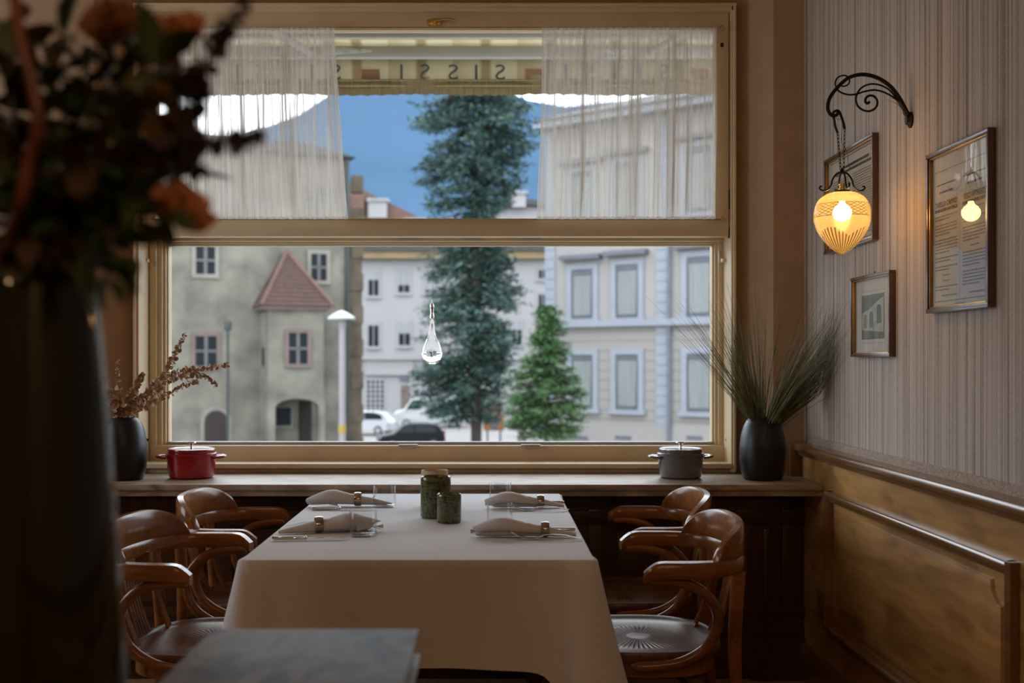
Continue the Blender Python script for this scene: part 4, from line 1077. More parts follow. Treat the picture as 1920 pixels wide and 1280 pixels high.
bk = thing('book', 'large grey picture book lying in the foreground at the bottom of the frame', 'book', ((bx0+bx1)/2, bk_d-.2, ZK))
hw = (bx1-bx0)/2; bh = bz-ZK
MB().bbox(-hw, hw, -.2, .2, bh-.006, bh, .002).build('front_cover', M['cover'], bk)
MB().bbox(-hw, hw+.003, -.2, .2, 0, .006, .002).build('back_cover', M['cover2'], bk)
MB().bbox(-hw+.004, hw-.008, -.195, .192, .006, bh-.006, .002).build('page_block', M['pages'], bk)
# tall green glass vase
def greenglass():
    m = bpy.data.materials.new('dark_green_glass'); m.use_nodes = True; t = m.node_tree; t.nodes.clear()
    o = N(t, 'ShaderNodeOutputMaterial'); tr = N(t, 'ShaderNodeBsdfTransparent'); tr.inputs[0].default_value = (.17, .23, .10, 1); g_ = N(t, 'ShaderNodeBsdfGlossy'); g_.inputs['Roughness'].default_value = .05
    d_ = N(t, 'ShaderNodeBsdfDiffuse'); d_.inputs[0].default_value = (.012, .018, .006, 1)
    a = N(t, 'ShaderNodeMixShader'); a.inputs[0].default_value = .55
    t.links.new(tr.outputs[0], a.inputs[1]); t.links.new(d_.outputs[0], a.inputs[2])
    m2 = N(t, 'ShaderNodeMixShader'); t.links.new(schlick(t, .05), m2.inputs[0]); t.links.new(a.outputs[0], m2.inputs[1]); t.links.new(g_.outputs[0], m2.inputs[2]); t.links.new(m2.outputs[0], o.inputs[0]); return m
M['green_glass'] = greenglass()
DV = 1.0; vx = LX(45, DV)
pr = [(0, 0), (.084, 0), (.089, .006)]
for (y, xr_) in ((1500, 236), (1400, 233), (1280, 229), (1100, 220), (900, 206), (700, 190), (600, 180), (540, 170), (505, 164)):
    pr.append(((xr_-45)*DV/F, LZ(y, DV)-ZK))
top_r, top_z = pr[-1]
pr += [(top_r-.002, top_z+.001), (top_r-.004, top_z-.001)]
for r_, z_ in reversed(pr[3:-3]): pr.append((r_-.004, z_))
pr += [(.082, .02), (0, .018)]
o = MB().lathe(pr, 64).build('glass_vase', M['green_glass'], smooth=60); o.location = (vx, DV, ZK)
tag(o, 'tall dark green glass vase in the left foreground holding the bouquet', 'vase')
mouth = Vector((vx, DV, ZK+top_z))
M['petal'] = plain('peach_petal', (.42, .17, .075), .7, .2, 60); M['petal2'] = plain('ochre_petal', (.22, .14, .035), .7, .25, 60); M['petal3'] = plain('dusky_petal', (.20, .075, .03), .7, .25, 60)
M['leafg'] = plain('dark_green_leaf', (.022, .050, .012), .5, .4, 30); M['leafb'] = plain('brown_leaf', (.050, .026, .012), .6, .4, 30)
M['leafk'] = plain('dark_eucalyptus_leaf', (.026, .014, .012), .55, .3, 30); M['willow'] = plain('red_willow', (.14, .035, .018), .5, .3, 30); M['gstem'] = plain('green_stem', (.03, .045, .012), .6, .2, 30)
def stem_to(root, p, base, mat='gstem', r=.0022):
    q0 = mouth+Vector(((p.x-mouth.x)*.15, (p.y-mouth.y)*.1, -.08)); q0.x = max(mouth.x-.04, min(mouth.x+.04, q0.x)); q0.y = max(DV-.04, min(DV+.04, q0.y))
    q1 = mouth+Vector(((q0.x-mouth.x), (q0.y-mouth.y), .02)); mid = (q1+p)/2+Vector((-(p.x-q1.x)*.12, 0, .03))
    MB().tube(spline([q0, q1, mid, p], 6), [r*1.2, r*.8], 6).build('stem', M[mat], root, base)
def rose(px, py, d_, rpx, mat, label, seed):
    rnd = random.Random(seed); c = P(px, py, d_); rr = rpx*d_/F
    root = thing('rose', label, 'flower', c, 0, 'blooms in the foreground bouquet')
    ax = Vector((rnd.uniform(-.2, .6), -.6, rnd.uniform(.2, .6))).normalized(); rot = ax.to_track_quat('Z', 'Y').to_matrix()
    for ring, (n_, r0, tilt, sc) in enumerate(((3, .12, .15, .45), (5, .25, .4, .6), (6, .42, .8, .72), (7, .55, 1.15, .82))):
        b = MB()
        for k in range(n_):
            q_ = 2*PI*k/n_+ring*.5+rnd.uniform(-.15, .15)
            def fn(i, j):
                u = (i/6-.5)*2; v = j/5
                w_ = math.sin(PI*(.12+.80*v))**.7*sc*.55
                th = q_+u*w_/(max(.25, r0+.3*v))
                rad = (r0*.5+v*sc*math.sin(tilt)*.85+.12*u*u*0)+.10*math.sin(v*PI)
                z_ = -.35+v*sc*math.cos(tilt*.85)*1.0+.06*math.sin(u*5+k)*v-(.10*v*v if ring > 1 else 0)
                p = Vector((rad*math.cos(th), rad*math.sin(th), z_))*rr*(1+.03*math.sin(i*2.3+k))
                return rot @ p
            b.grid(7, 6, fn)
        b.build('petal_ring', M[mat], root, smooth=70, fix=False)
    b = MB()
    for k in range(5):
        q_ = 2*PI*k/5
        b.add([rot @ Vector((.1*math.cos(q_+.6)*rr, .1*math.sin(q_+.6)*rr, -.45*rr)), rot @ Vector((.1*math.cos(q_-.6)*rr, .1*math.sin(q_-.6)*rr, -.45*rr)), rot @ Vector((.75*math.cos(q_)*rr, .75*math.sin(q_)*rr, -.35*rr))], [(0, 1, 2)])
    b.build('sepals', M['leafg'], root, smooth=0, fix=False)
    stem_to(root, c-ax*rr*.4, c)
rose(322, 58, .95, 76, 'petal', 'large peach rose at the top of the foreground bouquet', 1)
rose(348, 388, .93, 70, 'petal', 'peach rose low on the right of the foreground bouquet', 2)
rose(205, 38, 1.0, 66, 'petal3', 'dusky brown rose at the top left of the foreground bouquet', 3)
rose(275, 172, 1.02, 56, 'petal2', 'ochre rose below the large peach rose in the foreground bouquet', 4)
rose(318, 240, .98, 58, 'petal2', 'ochre rose at the middle right of the foreground bouquet', 5)
rose(225, 235, 1.04, 44, 'petal3', 'small dusky rose deep inside the foreground bouquet', 6)
G = 'dark eucalyptus sprigs in the foreground bouquet'
s_ = sprig([mouth+Vector((.02, 0, -.06)), mouth+Vector((.03, -.01, .02)), P(250, 400, .97), P(320, 285, .95), P(360, 180, .94), P(400, 90, .93), P(440, 30, .92), P(475, -30, .92)], 44, .0120, 'dark eucalyptus sprig rising to the top edge from the foreground bouquet', 'eucalyptus_sprig', G, 21, mouth, True, ('stem', 'leafk'), .40)
s_ = sprig([mouth+Vector((.03, .01, -.06)), mouth+Vector((.035, .0, .02)), P(200, 380, .98), P(290, 300, .96), P(370, 270, .95), P(440, 262, .94), P(492, 262, .93)], 40, .0115, 'dark eucalyptus sprig reaching right across the sheer curtain', 'eucalyptus_sprig', G, 22, mouth, True, ('stem', 'leafk'), .45)
s_ = sprig([mouth+Vector((.0, .01, -.06)), mouth+Vector((.01, .0, .02)), P(170, 420, .99), P(250, 350, .99), P(330, 320, .98), P(385, 315, .98)], 30, .0120, 'dark eucalyptus sprig low in the foreground bouquet, below the longer one', 'eucalyptus_sprig', G, 23, mouth, True, ('stem', 'leafk'), .3)
def leafmesh(mat):
    b = MB(); pr = [(0, 0), (.18, .16), (.45, .25), (.75, .16), (1, 0)]
    vs = []
    for u, w_ in pr: vs += [(u, -w_, .10*w_/.25-.15*u*u), (u, 0, -.15*u*u), (u, w_, .10*w_/.25-.15*u*u)]
    fs = []
    for i in range(4):
        for k in range(2): fs.append((i*3+k, i*3+k+1, (i+1)*3+k+1, (i+1)*3+k))
    return b.add(vs, fs).mesh('leaf', M[mat], 60, False)
LM = {k: leafmesh(k) for k in ('leafg', 'leafb')}
rnd = random.Random(31)
def leafy(tip, d_, mat, label, n_, L_, seed, first=.25):
    rnd = random.Random(seed); p = P(tip[0], tip[1], d_)
    root = thing('leafy_stem', label, 'foliage', mouth, 0, 'leafy stems in the foreground bouquet')
    q1 = mouth+Vector(((p.x-mouth.x)*.2, 0, .01)); q1.x = max(mouth.x-.042, min(mouth.x+.042, q1.x))
    path = spline([mouth+Vector(((q1.x-mouth.x)*.8, 0, -.08)), q1, (q1+p)/2+Vector((0, rnd.uniform(-.02, .02), .03)), p], 8)
    MB().tube(path, [.0022, .0009], 5).build('stem', M['gstem' if mat == 'leafg' else 'stem'], root, mouth)
    m = len(path)-1
    for k in range(n_):
        t = first+(1-first)*k/(n_-1); i = min(m-1, int(t*m)); c = path[i]+(path[i+1]-path[i])*(t*m-i)
        tan = (path[i+1]-path[i]).normalized(); q_ = k*2.4+rnd.random()
        out = (Matrix.Rotation(q_, 3, tan) @ tan.orthogonal().normalized())*1.0+tan*.55+Vector((0, 0, -.25))
        if k == n_-1: out = tan
        s2 = L_*rnd.uniform(.7, 1.2)
        m4 = Matrix.Translation(c-mouth) @ out.to_track_quat('X', 'Z').to_matrix().to_4x4() @ Matrix.Rotation(rnd.uniform(-.8, .8), 4, 'X') @ Matrix.Scale(s2, 4)
        link('leaf', LM[mat], root, m4)
green = [((300, 120), .92, 'at the upper right'), ((240, 90), 1.02, 'at the upper middle'), ((120, 70), 1.0, 'at the upper left'), ((90, 260), 1.05, 'at the middle left'), ((180, 190), 1.05, 'in the centre'),
         ((300, 400), .92, 'behind the low peach rose'), ((230, 480), .92, 'hanging low at the right of the vase rim'), ((20, 120), 1.0, 'at the left edge'), ((10, 360), .96, 'low at the left edge'), ((150, 330), .98, 'over the vase mouth'), ((205, 520), .90, 'drooping over the vase rim')]
for k, (tip, d_, where) in enumerate(green):
    leafy(tip, d_, 'leafg', 'dark green leafy stem %s of the foreground bouquet' % where if 'rose' not in where and 'rim' not in where and 'mouth' not in where and 'edge' not in where else 'dark green leafy stem %s, foreground bouquet' % where, 18, .046, 40+k, .15 if tip[1] > 300 else .3)
brown = [((190, 120), 1.06, 'at the upper middle'), ((270, 320), 1.0, 'at the middle right'), ((60, 190), 1.04, 'at the left'), ((120, 420), .95, 'low at the left'), ((250, 420), .96, 'low at the right'), ((200, 300), .94, 'in the centre')]
brown += [((330, 160), 1.05, 'behind the upper roses'), ((40, 40), 1.06, 'in the top left corner'), ((340, 330), 1.05, 'behind the low peach rose'), ((100, 130), 1.08, 'at the back left'), ((150, 470), 1.04, 'behind the vase rim'), ((290, 250), 1.08, 'behind the ochre rose'), ((20, 280), 1.02, 'at the far left'), ((250, 20), 1.07, 'behind the top roses'), ((60, 450), .93, 'over the left of the vase rim')]
for k, (tip, d_, where) in enumerate(brown):
    leafy(tip, d_, 'leafb', 'dry brown leafy stem %s of the foreground bouquet' % where, 26, .044, 60+k, .1)
wl = thing('willow_twig', 'reddish twisted willow twig rising at the left of the bouquet', 'twig', mouth)
MB().tube(spline([mouth+Vector((-.01, -.02, -.1)), mouth+Vector((-.012, -.02, .0)), P(40, 380, .93), P(55, 300, .92), P(72, 230, .91), P(60, 150, .91), P(40, 80, .91), P(28, 0, .92), P(24, -60, .93)], 6), [.006, .0045], 8).build('twig', M['willow'], wl, mouth)
EXT = .45
def xplain(name, c, *k, **kw): return plain(name, tuple(v*EXT for v in c), *k, **kw)
# ------------------------------------------------------------------ outside: square below the window
HG = 5.05; ZG = HC-HG
M['paving'] = xplain('pale_paving', (.34, .31, .29), .85, .15, .6)
o = MB().box(-120, 120, 6.5, 400, ZG-.3, ZG).build('ground', M['paving']); tag(o, kind='structure')
M['hill'] = xplain('painted_haze_hill', (.094, .172, .275), 1, .10, .004, spec=0)  # blue distance haze is painted into the hill's surface colour
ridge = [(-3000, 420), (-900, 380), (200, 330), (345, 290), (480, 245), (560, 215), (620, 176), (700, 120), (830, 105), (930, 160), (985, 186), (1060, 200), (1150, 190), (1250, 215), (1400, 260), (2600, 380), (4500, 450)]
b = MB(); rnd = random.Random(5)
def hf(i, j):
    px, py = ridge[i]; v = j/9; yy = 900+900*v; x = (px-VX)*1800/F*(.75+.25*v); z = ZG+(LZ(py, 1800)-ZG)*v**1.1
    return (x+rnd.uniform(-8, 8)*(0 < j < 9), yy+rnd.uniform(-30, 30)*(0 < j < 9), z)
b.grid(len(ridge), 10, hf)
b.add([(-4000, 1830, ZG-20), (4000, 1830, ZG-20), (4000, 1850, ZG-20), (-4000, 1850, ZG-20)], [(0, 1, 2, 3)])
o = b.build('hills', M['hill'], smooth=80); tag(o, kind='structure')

class Bld:
    def __init__(s, name, label, cat, px, Y, rz):
        s.O = Vector((LX(px, Y), Y, 0)); s.rz = R(rz); s.ex = Vector((math.cos(s.rz), math.sin(s.rz), 0)); s.ey = Vector((-math.sin(s.rz), math.cos(s.rz), 0))
        s.root = thing(name, label, cat, (s.O.x, s.O.y, ZG), s.rz)
    def q(s, px, py, yo=0):
        d_ = Vector(((px-VX)/F, 1, -(py-VY)/F)); k = (yo+s.O.dot(s.ey))/d_.dot(s.ey); p = d_*k
        return (p-s.O).dot(s.ex), HC+p.z-ZG
    def box(s, nm, px0, px1, py0, py1, yo, dep, mat, parent=None, base=False):
        x0, z1 = s.q(px0, py0, yo); x1, z0 = s.q(px1, py1, yo)
        # heights are read at the mid column so the piece stays level
        pm = (px0+px1)/2; z1 = s.q(pm, py0, yo)[1]; z0 = 0 if base else s.q(pm, py1, yo)[1]
        return MB().box(x0, x1, yo, yo+dep, z0, z1).build(nm, M[mat], parent or s.root, smooth=0)
M['stone'] = xplain('weathered_render', (.275, .255, .205), .95, .42, .75, bmp=.4, bd=.05)
M['stone2'] = xplain('brown_stone', (.215, .17, .12), .95, .35, 1.2, bmp=.5, bd=.05)
M['surround'] = xplain('stone_surround', (.26, .19, .165), .9, .12, 2); M['surround2'] = xplain('pale_surround', (.36, .34, .29), .9, .12, 2)
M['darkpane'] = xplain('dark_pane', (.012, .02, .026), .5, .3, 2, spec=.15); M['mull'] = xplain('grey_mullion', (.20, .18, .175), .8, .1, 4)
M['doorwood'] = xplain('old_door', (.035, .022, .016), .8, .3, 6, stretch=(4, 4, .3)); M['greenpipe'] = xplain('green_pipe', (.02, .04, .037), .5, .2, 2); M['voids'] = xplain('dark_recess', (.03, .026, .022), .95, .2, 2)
def tilemat():
    m, t, b = nodes('old_roof_tiles'); c = N(t, 'ShaderNodeTexCoord'); br = N(t, 'ShaderNodeTexBrick'); mp = N(t, 'ShaderNodeMapping'); mp.inputs['Rotation'].default_value = (R(90), 0, 0)
    t.links.new(c.outputs['Object'], mp.inputs['Vector']); t.links.new(mp.outputs[0], br.inputs['Vector'])
    br.inputs['Color1'].default_value = (.050, .027, .021, 1); br.inputs['Color2'].default_value = (.070, .036, .027, 1); br.inputs['Mortar'].default_value = (0.0270, 0.0135, 0.0099, 1)
    br.inputs['Scale'].default_value = 1; br.inputs['Brick Width'].default_value = .17; br.inputs['Row Height'].default_value = .2; br.inputs['Mortar Size'].default_value = .014
    t.links.new(br.outputs['Color'], b.inputs['Base Color']); setp(b, Roughness=.9); bump(t, b, br.outputs['Fac'], .5, .03); return m
M['tile'] = tilemat(); M['redroof'] = xplain('red_roof', (.22, .12, .09), .9, .2, 1); M['slate'] = xplain('slate_roof', (.05, .052, .06), .6, .2, 2)
M['white'] = xplain('white_render', (.52, .50, .50), .9, .05, .4); M['cream2'] = xplain('cream_render', (.50, .46, .435), .9, .06, .5); M['bluewhite'] = xplain('pale_blue_stone', (.43, .46, .52), .8, .05, 1); M['shade'] = xplain('blind_fabric', (.42, .43, .45), .8, .12, .9, stretch=(3, 3, .4))
M['ochre'] = xplain('ochre_cornice', (.40, .29, .14), .8, .08, 1); M['greypipe'] = xplain('grey_pipe', (.20, .22, .27), .5, .1, 2); M['winfr'] = xplain('window_head', (.17, .175, .21), .6, .1, 2)
# --- old tower ----------------------------------------------------------
T = Bld('tower_house', 'old grey rendered tower house with a tiled oriel, left behind the window', 'building', 505, 50, 22)
x0 = T.q(150, 600)[0]; x1, zt = T.q(648, 290); zt = T.q(480, 285)[1]
MB().box(x0, x1, 0, 9, 0, zt).build('wall', M['stone'], T.root, smooth=0)
MB().prism([(x0-.4, zt), (x1+.4, zt), (x1-2, zt+.5), (x0+2, zt+.5)], lambda u, v, w: (u, -.4+w*9.8, v)).build('roof', M['slate'], T.root, smooth=0)
def twindow(px0, px1, py0, py1, yo, sur, nm='window', sub=True):
    a0, c1 = T.q(px0, py0, yo); a1, c0 = T.q(px1, py1, yo); pm = (px0+px1)/2; c1 = T.q(pm, py0, yo)[1]; c0 = T.q(pm, py1, yo)[1]; m_ = .17
    b = MB(); b.box(a0-m_, a1+m_, yo-.08, yo+.05, c1, c1+m_); b.box(a0-m_, a1+m_, yo-.10, yo+.05, c0-m_, c0); b.box(a0-m_, a0, yo-.08, yo+.05, c0, c1); b.box(a1, a1+m_, yo-.08, yo+.05, c0, c1)
    f = b.build(nm, M[sur], T.root, smooth=0)
    xm = (a0+a1)/2; zm = c0+(c1-c0)*.5
    b = MB(); b.box(xm-.07, xm+.07, yo-.06, yo+.05, c0, c1); b.box(a0, a1, yo-.06, yo+.05, zm-.05, zm+.05); b.build('mullion', M['mull'], f, smooth=0)
    for u0, u1 in ((a0, xm-.07), (xm+.07, a1)):
        for w0, w1_ in ((c0, zm-.05), (zm+.05, c1)): MB().box(u0, u1, yo-.02, yo+.05, w0, w1_).build('pane', M['darkpane'], f, smooth=0)
twindow(367, 403, 462, 514, 0, 'surround2'); twindow(583, 612, 476, 526, 0, 'surround2'); twindow(366, 406, 630, 686, 0, 'surround')
yo = -1.9
bx0 = T.q(503, 650, yo)[0]; bx1 = T.q(607, 650, yo)[0]; bz1 = T.q(555, 572, yo)[1]; bz0 = T.q(555, 742, yo)[1]
MB().box(bx0, bx1, yo, .1, bz0, bz1).build('oriel', M['stone'], T.root, smooth=0)
twindow(541, 576, 624, 682, yo, 'surround')
# small window in the oriel's side
zs0 = T.q(490, 684, -1)[1]; zs1 = T.q(490, 652, -1)[1]
f = MB().box(bx0-.05, bx0+.03, -1.25, -.65, zs0-.1, zs1+.1).build('window', M['surround'], T.root, smooth=0); MB().box(bx0-.07, bx0+.0, -1.15, -.75, zs0, zs1).build('pane', M['darkpane'], f, smooth=0)
# pyramid roof over the oriel
e0 = bx0-.35; e1 = bx1+.35; ze = bz1-.02; ax_, az_ = T.q(540, 470, -1.0)
b = MB(); b.add([(e0, yo-.4, ze), (e1, yo-.4, ze), (e1, .05, ze), (e0, .05, ze), (ax_, -.75, az_), (ax_, .05, az_)], [(0, 1, 4), (1, 2, 5, 4), (3, 0, 4, 5), (0, 3, 2, 1), (2, 3, 5)])
rf = b.build('oriel_roof', M['tile'], T.root, smooth=0)
for k in range(1, 13):       # courses of tiles stand proud
    f_ = k/13; b = MB(); i_ = lambda p, q_: tuple(p[m]+(q_[m]-p[m])*f_ for m in range(3)); ap = (ax_, -.75, az_)
    A_, B_, D_ = i_((e0, yo-.4, ze), ap), i_((e1, yo-.4, ze), ap), i_((e0, .05, ze), (ax_, .05, az_))
    b.tube([D_, A_, B_], .035, 4); b.build('tile_course', M['tile'], rf, smooth=0)
for p in ((e0, yo-.4, ze), (e1, yo-.4, ze)): MB().tube([p, (ax_, -.75, az_)], .09, 6).build('hip_tiles', M['redroof'], rf)
MB().box(e0+.1, e1-.1, yo-.25, 0, ze-.18, ze).build('eaves', M['surround'], T.root, smooth=0)
# arch under the oriel
ax0 = T.q(516, 780, yo)[0]; ax1 = T.q(598, 780, yo)[0]; zarch = T.q(555, 765, yo)[1]; zto = bz0+.01
r_ = (ax1-ax0)/2; hh = zto-.12-zarch
b = MB(); n_ = 12
b.prism([(bx0, 0), (bx0, zto), (ax0, zto), (ax0, 0)], lambda u, v, w: (u, yo+w*.5, v)); b.prism([(ax1, 0), (ax1, zto), (bx1+.05, zto), (bx1+.05, 0)], lambda u, v, w: (u, yo+w*.5, v))
for k in range(n_):
    q0, q1 = PI*k/n_, PI*(k+1)/n_; u0 = ax0+r_-r_*math.cos(q0); u1 = ax0+r_-r_*math.cos(q1)
    b.prism([(u0, zarch+hh*math.sin(q0)), (u0, zto), (u1, zto), (u1, zarch+hh*math.sin(q1))], lambda u, v, w: (u, yo+w*.5, v))
b.build('porch_arch', M['stone'], T.root, smooth=0)
MB().box(bx0, bx0+.3, yo+.5, .05, 0, zto).build('porch_side', M['stone'], T.root, smooth=0)
a0, c1 = T.q(517, 764, -.02); a1, c0 = T.q(545, 797, -.02)
f = MB().box(a0-.1, a1+.1, -.08, .02, c0-.12, c1+.1).build('window', M['surround2'], T.root, smooth=0); MB().box(a0, a1, -.1, .0, c0, c1).build('pane', M['darkpane'], f, smooth=0)
a0 = T.q(560, 770, 0)[0]; a1 = T.q(584, 770, 0)[0]
MB().box(a0, a1, -.04, .02, 0, c1+.3).build('doorway', M['voids'], T.root, smooth=0)
# arched wooden door on the left
a0, a1 = T.q(383, 800)[0], T.q(426, 800)[0]; za = T.q(404, 790)[1]; zp = T.q(404, 769)[1]; m_ = (a0+a1)/2
def archpoly(e): return [(a0-e, 0), (a0-e, za)]+[(m_-(m_-a0+e)*math.cos(PI*k/10), za+(zp-za+e)*math.sin(PI*k/10)) for k in range(1, 10)]+[(a1+e, za), (a1+e, 0)]
f = MB().prism(archpoly(.18), lambda u, v, w: (u, -.06+w*.1, v)).build('door_surround', M['surround2'], T.root, smooth=0)
MB().prism(archpoly(0), lambda u, v, w: (u, -.09+w*.1, v)).build('door', M['doorwood'], T.root, smooth=0)
px_, pz = T.q(651, 470, -.1)
MB().tube([(px_, -.12, 0), (px_, -.12, zt)], .10, 8).build('downpipe', M['greenpipe'], T.root)
# brown stone wing to the right
A = Bld('stone_wing', 'narrow brown rough stone wing at the right edge of the tower house', 'building', 655, 53, 12)
a0 = A.q(640, 600)[0]; a1 = A.q(679, 600)[0]; zt2 = A.q(660, 412)[1]
MB().box(a0, a1, 0, 6, 0, zt2).build('wall', M['stone2'], A.root, smooth=0)
MB().box(a0, a1+.15, -.1, 6.1, zt2, zt2+.2).build('coping', M['stone2'], A.root, smooth=0)
for k in range(9): z_ = .6+k*1.55; MB().box(a1-.5-.25*(k % 2), a1+.06, -.06, .5, z_, z_+.8).build('quoin_stone', M['stone2'], A.root, smooth=0)
# --- white house in the middle -------------------------------------------
H = Bld('white_house', 'white rendered house with ochre cornice behind the big conifer', 'building', 850, 92, 0)
a0 = H.q(660, 600)[0]; a1 = H.q(1030, 600)[0]; ze = H.q(850, 478)[1]
MB().box(a0, a1, 0, 12, 0, ze).build('wall', M['white'], H.root, smooth=0)
H.box('cornice', 655, 1030, 468, 484, -.8, 1.2, 'ochre'); H.box('eaves', 655, 1030, 462, 469, -1.1, 1.5, 'slate')
zr = H.q(850, 463)[1]; zk = zr+3.2
b = MB(); b.add([(a0-.8, -1.1, zr), (a1+.8, -1.1, zr), (a1+.8, 13, zr), (a0-.8, 13, zr), (a0+4, 6, zk), (a1-4, 6, zk)], [(0, 1, 5, 4), (1, 2, 5), (2, 3, 4, 5), (3, 0, 4), (0, 3, 2, 1)]); b.build('roof', M['slate'], H.root, smooth=0)
def hwindow(px0, px1, py0, py1, blind=.5):
    a0, c1 = H.q(px0, py0); a1, c0 = H.q(px1, py1); f = MB().box(a0-.15, a1+.15, -.08, .05, c0-.15, c1+.15).build('window', M['white'], H.root, smooth=0)
    zm = c1-(c1-c0)*blind
    MB().box(a0, a1, -.10, .02, zm, c1).build('blind', M['shade'], f, smooth=0); xm = (a0+a1)/2
    MB().box(a0, xm-.04, -.095, .02, c0, zm).build('pane', M['darkpane'], f, smooth=0); MB().box(xm+.04, a1, -.095, .02, c0, zm).build('pane', M['darkpane'], f, smooth=0)
    MB().box(a0-.2, a1+.2, -.2, .02, c0-.25, c0-.12).build('sill', M['white'], f, smooth=0)
hwindow(691, 710, 509, 554, .35); hwindow(747, 768, 503, 548, .7); hwindow(691, 710, 606, 649, .1); hwindow(748, 769, 603, 647, .5); hwindow(797, 818, 503, 548, .9); hwindow(1010, 1024, 548, 592, .1); hwindow(1010, 1024, 506, 522, .0); hwindow(960, 978, 600, 646, .4)
H.box('string_course', 662, 1026, 668, 674, -.3, .4, 'white'); H.box('shopfront_band', 684, 775, 674, 690, -.1, .2, 'cream2'); H.box('shopfront_band', 684, 775, 690, 703, -.25, .3, 'white')
a0, c1 = H.q(687, 708); a1, _ = H.q(721, 708); f = MB().box(a0, a1, -.05, .05, 0, c1).build('gate', M['white'], H.root, smooth=0)
for k in range(4):
    for j in range(8):
        w_ = (a1-a0)/4; z_ = .4+j*(c1-.5)/8; MB().box(a0+k*w_+.08, a0+(k+1)*w_-.08, -.07, .02, z_, z_+(c1-.5)/8-.12).build('pane', M['voids'], f, smooth=0)
H.box('shop_sign', 750, 766, 706, 714, -.15, .1, 'winfr'); H.box('doorway', 752, 768, 722, 760, -.05, .1, 'surround', base=True)
for px_ in (787, 1002): H.box('chimney', px_-9, px_+9, 425, 462, 4, 1.5, 'white')
# houses seen over the roofs
D = Bld('red_roofed_house', 'far house with a red tiled roof and white chimney beyond the tower house', 'building', 710, 112, 0)
a0 = D.q(630, 420)[0]; a1 = D.q(790, 420)[0]; z0 = D.q(700, 412)[1]; z1 = D.q(650, 343)[1]
MB().box(a0, a1, 0, 8, 0, z0).build('wall', M['white'], D.root, smooth=0)
MB().prism([(a0-.5, z0-.1), (a1+.4, z0-.1), (a0+1.2, z1), (a0-.5, z1)], lambda u, v, w: (u, -.6+w*9, v)).build('roof', M['redroof'], D.root, smooth=0)
D.box('chimney', 690, 725, 376, 408, -1.2, 1.2, 'white'); D.box('chimney_cap', 687, 728, 371, 377, -1.4, 1.6, 'shade')
D.box('dormer', 660, 682, 362, 402, -1.6, 1.0, 'redroof')
E = Bld('grey_gabled_house', 'far pale gabled house with a chimney right of the big conifer', 'building', 960, 112, 0)
a0 = E.q(905, 420)[0]; a1 = E.q(1060, 420)[0]; z0 = E.q(930, 405)[1]; xa, z1 = E.q(972, 384)
MB().box(a0, a1, 0, 8, 0, z0).build('wall', M['white'], E.root, smooth=0)
MB().prism([(a0, z0), (a1, z0), (a1, z1-.5), (xa, z1), ], lambda u, v, w: (u, w*8, v)).build('gable', M['white'], E.root, smooth=0)
MB().prism([(a0-.6, z0-.1), (xa, z1), (a1+.4, z1-.4), (a1+.4, z1+.1), (xa, z1+.55), (a0-.6, z0+.45)], lambda u, v, w: (u, -.8+w*9, v)).build('roof', M['slate'], E.root, smooth=0)
E.box('chimney', 960, 986, 362, 388, -.9, 1.4, 'white'); E.box('chimney_cap', 956, 990, 357, 363, -1.1, 1.8, 'shade')
# --- cream corner building on the right -----------------------------------
C_ = Bld('cream_building', 'cream building with pale blue window surrounds on the right of the square', 'building', 1040, 54, -38)
a0 = C_.q(1024, 600)[0]; a1 = C_.q(1560, 600)[0]; ze = C_.q(1190, 222)[1]
def courses():
    m, t, b = nodes('cream_coursed_render'); c = N(t, 'ShaderNodeTexCoord'); s = N(t, 'ShaderNodeSeparateXYZ'); t.links.new(c.outputs['Object'], s.inputs[0])
    k = N(t, 'ShaderNodeMath', operation='MULTIPLY'); k.inputs[1].default_value = 2.2; t.links.new(s.outputs[2], k.inputs[0]); f = N(t, 'ShaderNodeMath', operation='FRACT'); t.links.new(k.outputs[0], f.inputs[0])
    g = N(t, 'ShaderNodeMath', operation='GREATER_THAN'); g.inputs[1].default_value = .12; t.links.new(f.outputs[0], g.inputs[0])
    r = ramp(t, g.outputs[0], [(0, (0.1485, 0.1305, 0.1215)), (1, (0.2115, 0.194, 0.182))]); t.links.new(r.outputs['Color'], b.inputs['Base Color']); setp(b, Roughness=.9); bump(t, b, g.outputs[0], .6, .03); return m
M['coursed'] = courses()
zc = C_.q(1150, 612)[1]
MB().box(a0, a1, 0, 12, 0, zc).build('ground_storey', M['coursed'], C_.root, smooth=0); MB().box(a0, a1, 0, 12, zc, ze).build('upper_storey', M['cream2'], C_.root, smooth=0)
MB().box(a0-.2, a1, -.28, .1, zc, zc+.3).build('string_course', M['bluewhite'], C_.root, smooth=0)
MB().box(a0-.15, a1, -.9, 12.5, ze, ze+.35).build('cornice', M['bluewhite'], C_.root, smooth=0)
b = MB(); b.add([(a0-.2, -1.1, ze+.35), (a1, -1.1, ze+.35), (a1, 12, ze+.35), (a0-.2, 12, ze+.35), (a0+3, 6, ze+2.6), (a1, 6, ze+2.6)], [(0, 1, 5, 4), (1, 2, 5), (2, 3, 4, 5), (3, 0, 4), (0, 3, 2, 1)]); b.build('roof', M['slate'], C_.root, smooth=0)
MB().box(a0, a1, -.06, .1, 0, C_.q(1150, 792)[1]).build('base_course', M['cream2'], C_.root, smooth=0)
def cpil(px0, px1):
    u0, u1 = C_.q(px0, 600)[0], C_.q(px1, 600)[0]; zb_ = C_.q(px0, 800)[1]; n_ = 30
    for k in range(n_):
        z0 = zb_+(ze-zb_)*k/n_; z1 = zb_+(ze-zb_)*(k+1)/n_-.025; MB().box(u0, u1, -.07, .05, z0, z1).build('quoin_block', M['bluewhite'], C_.root, smooth=0)
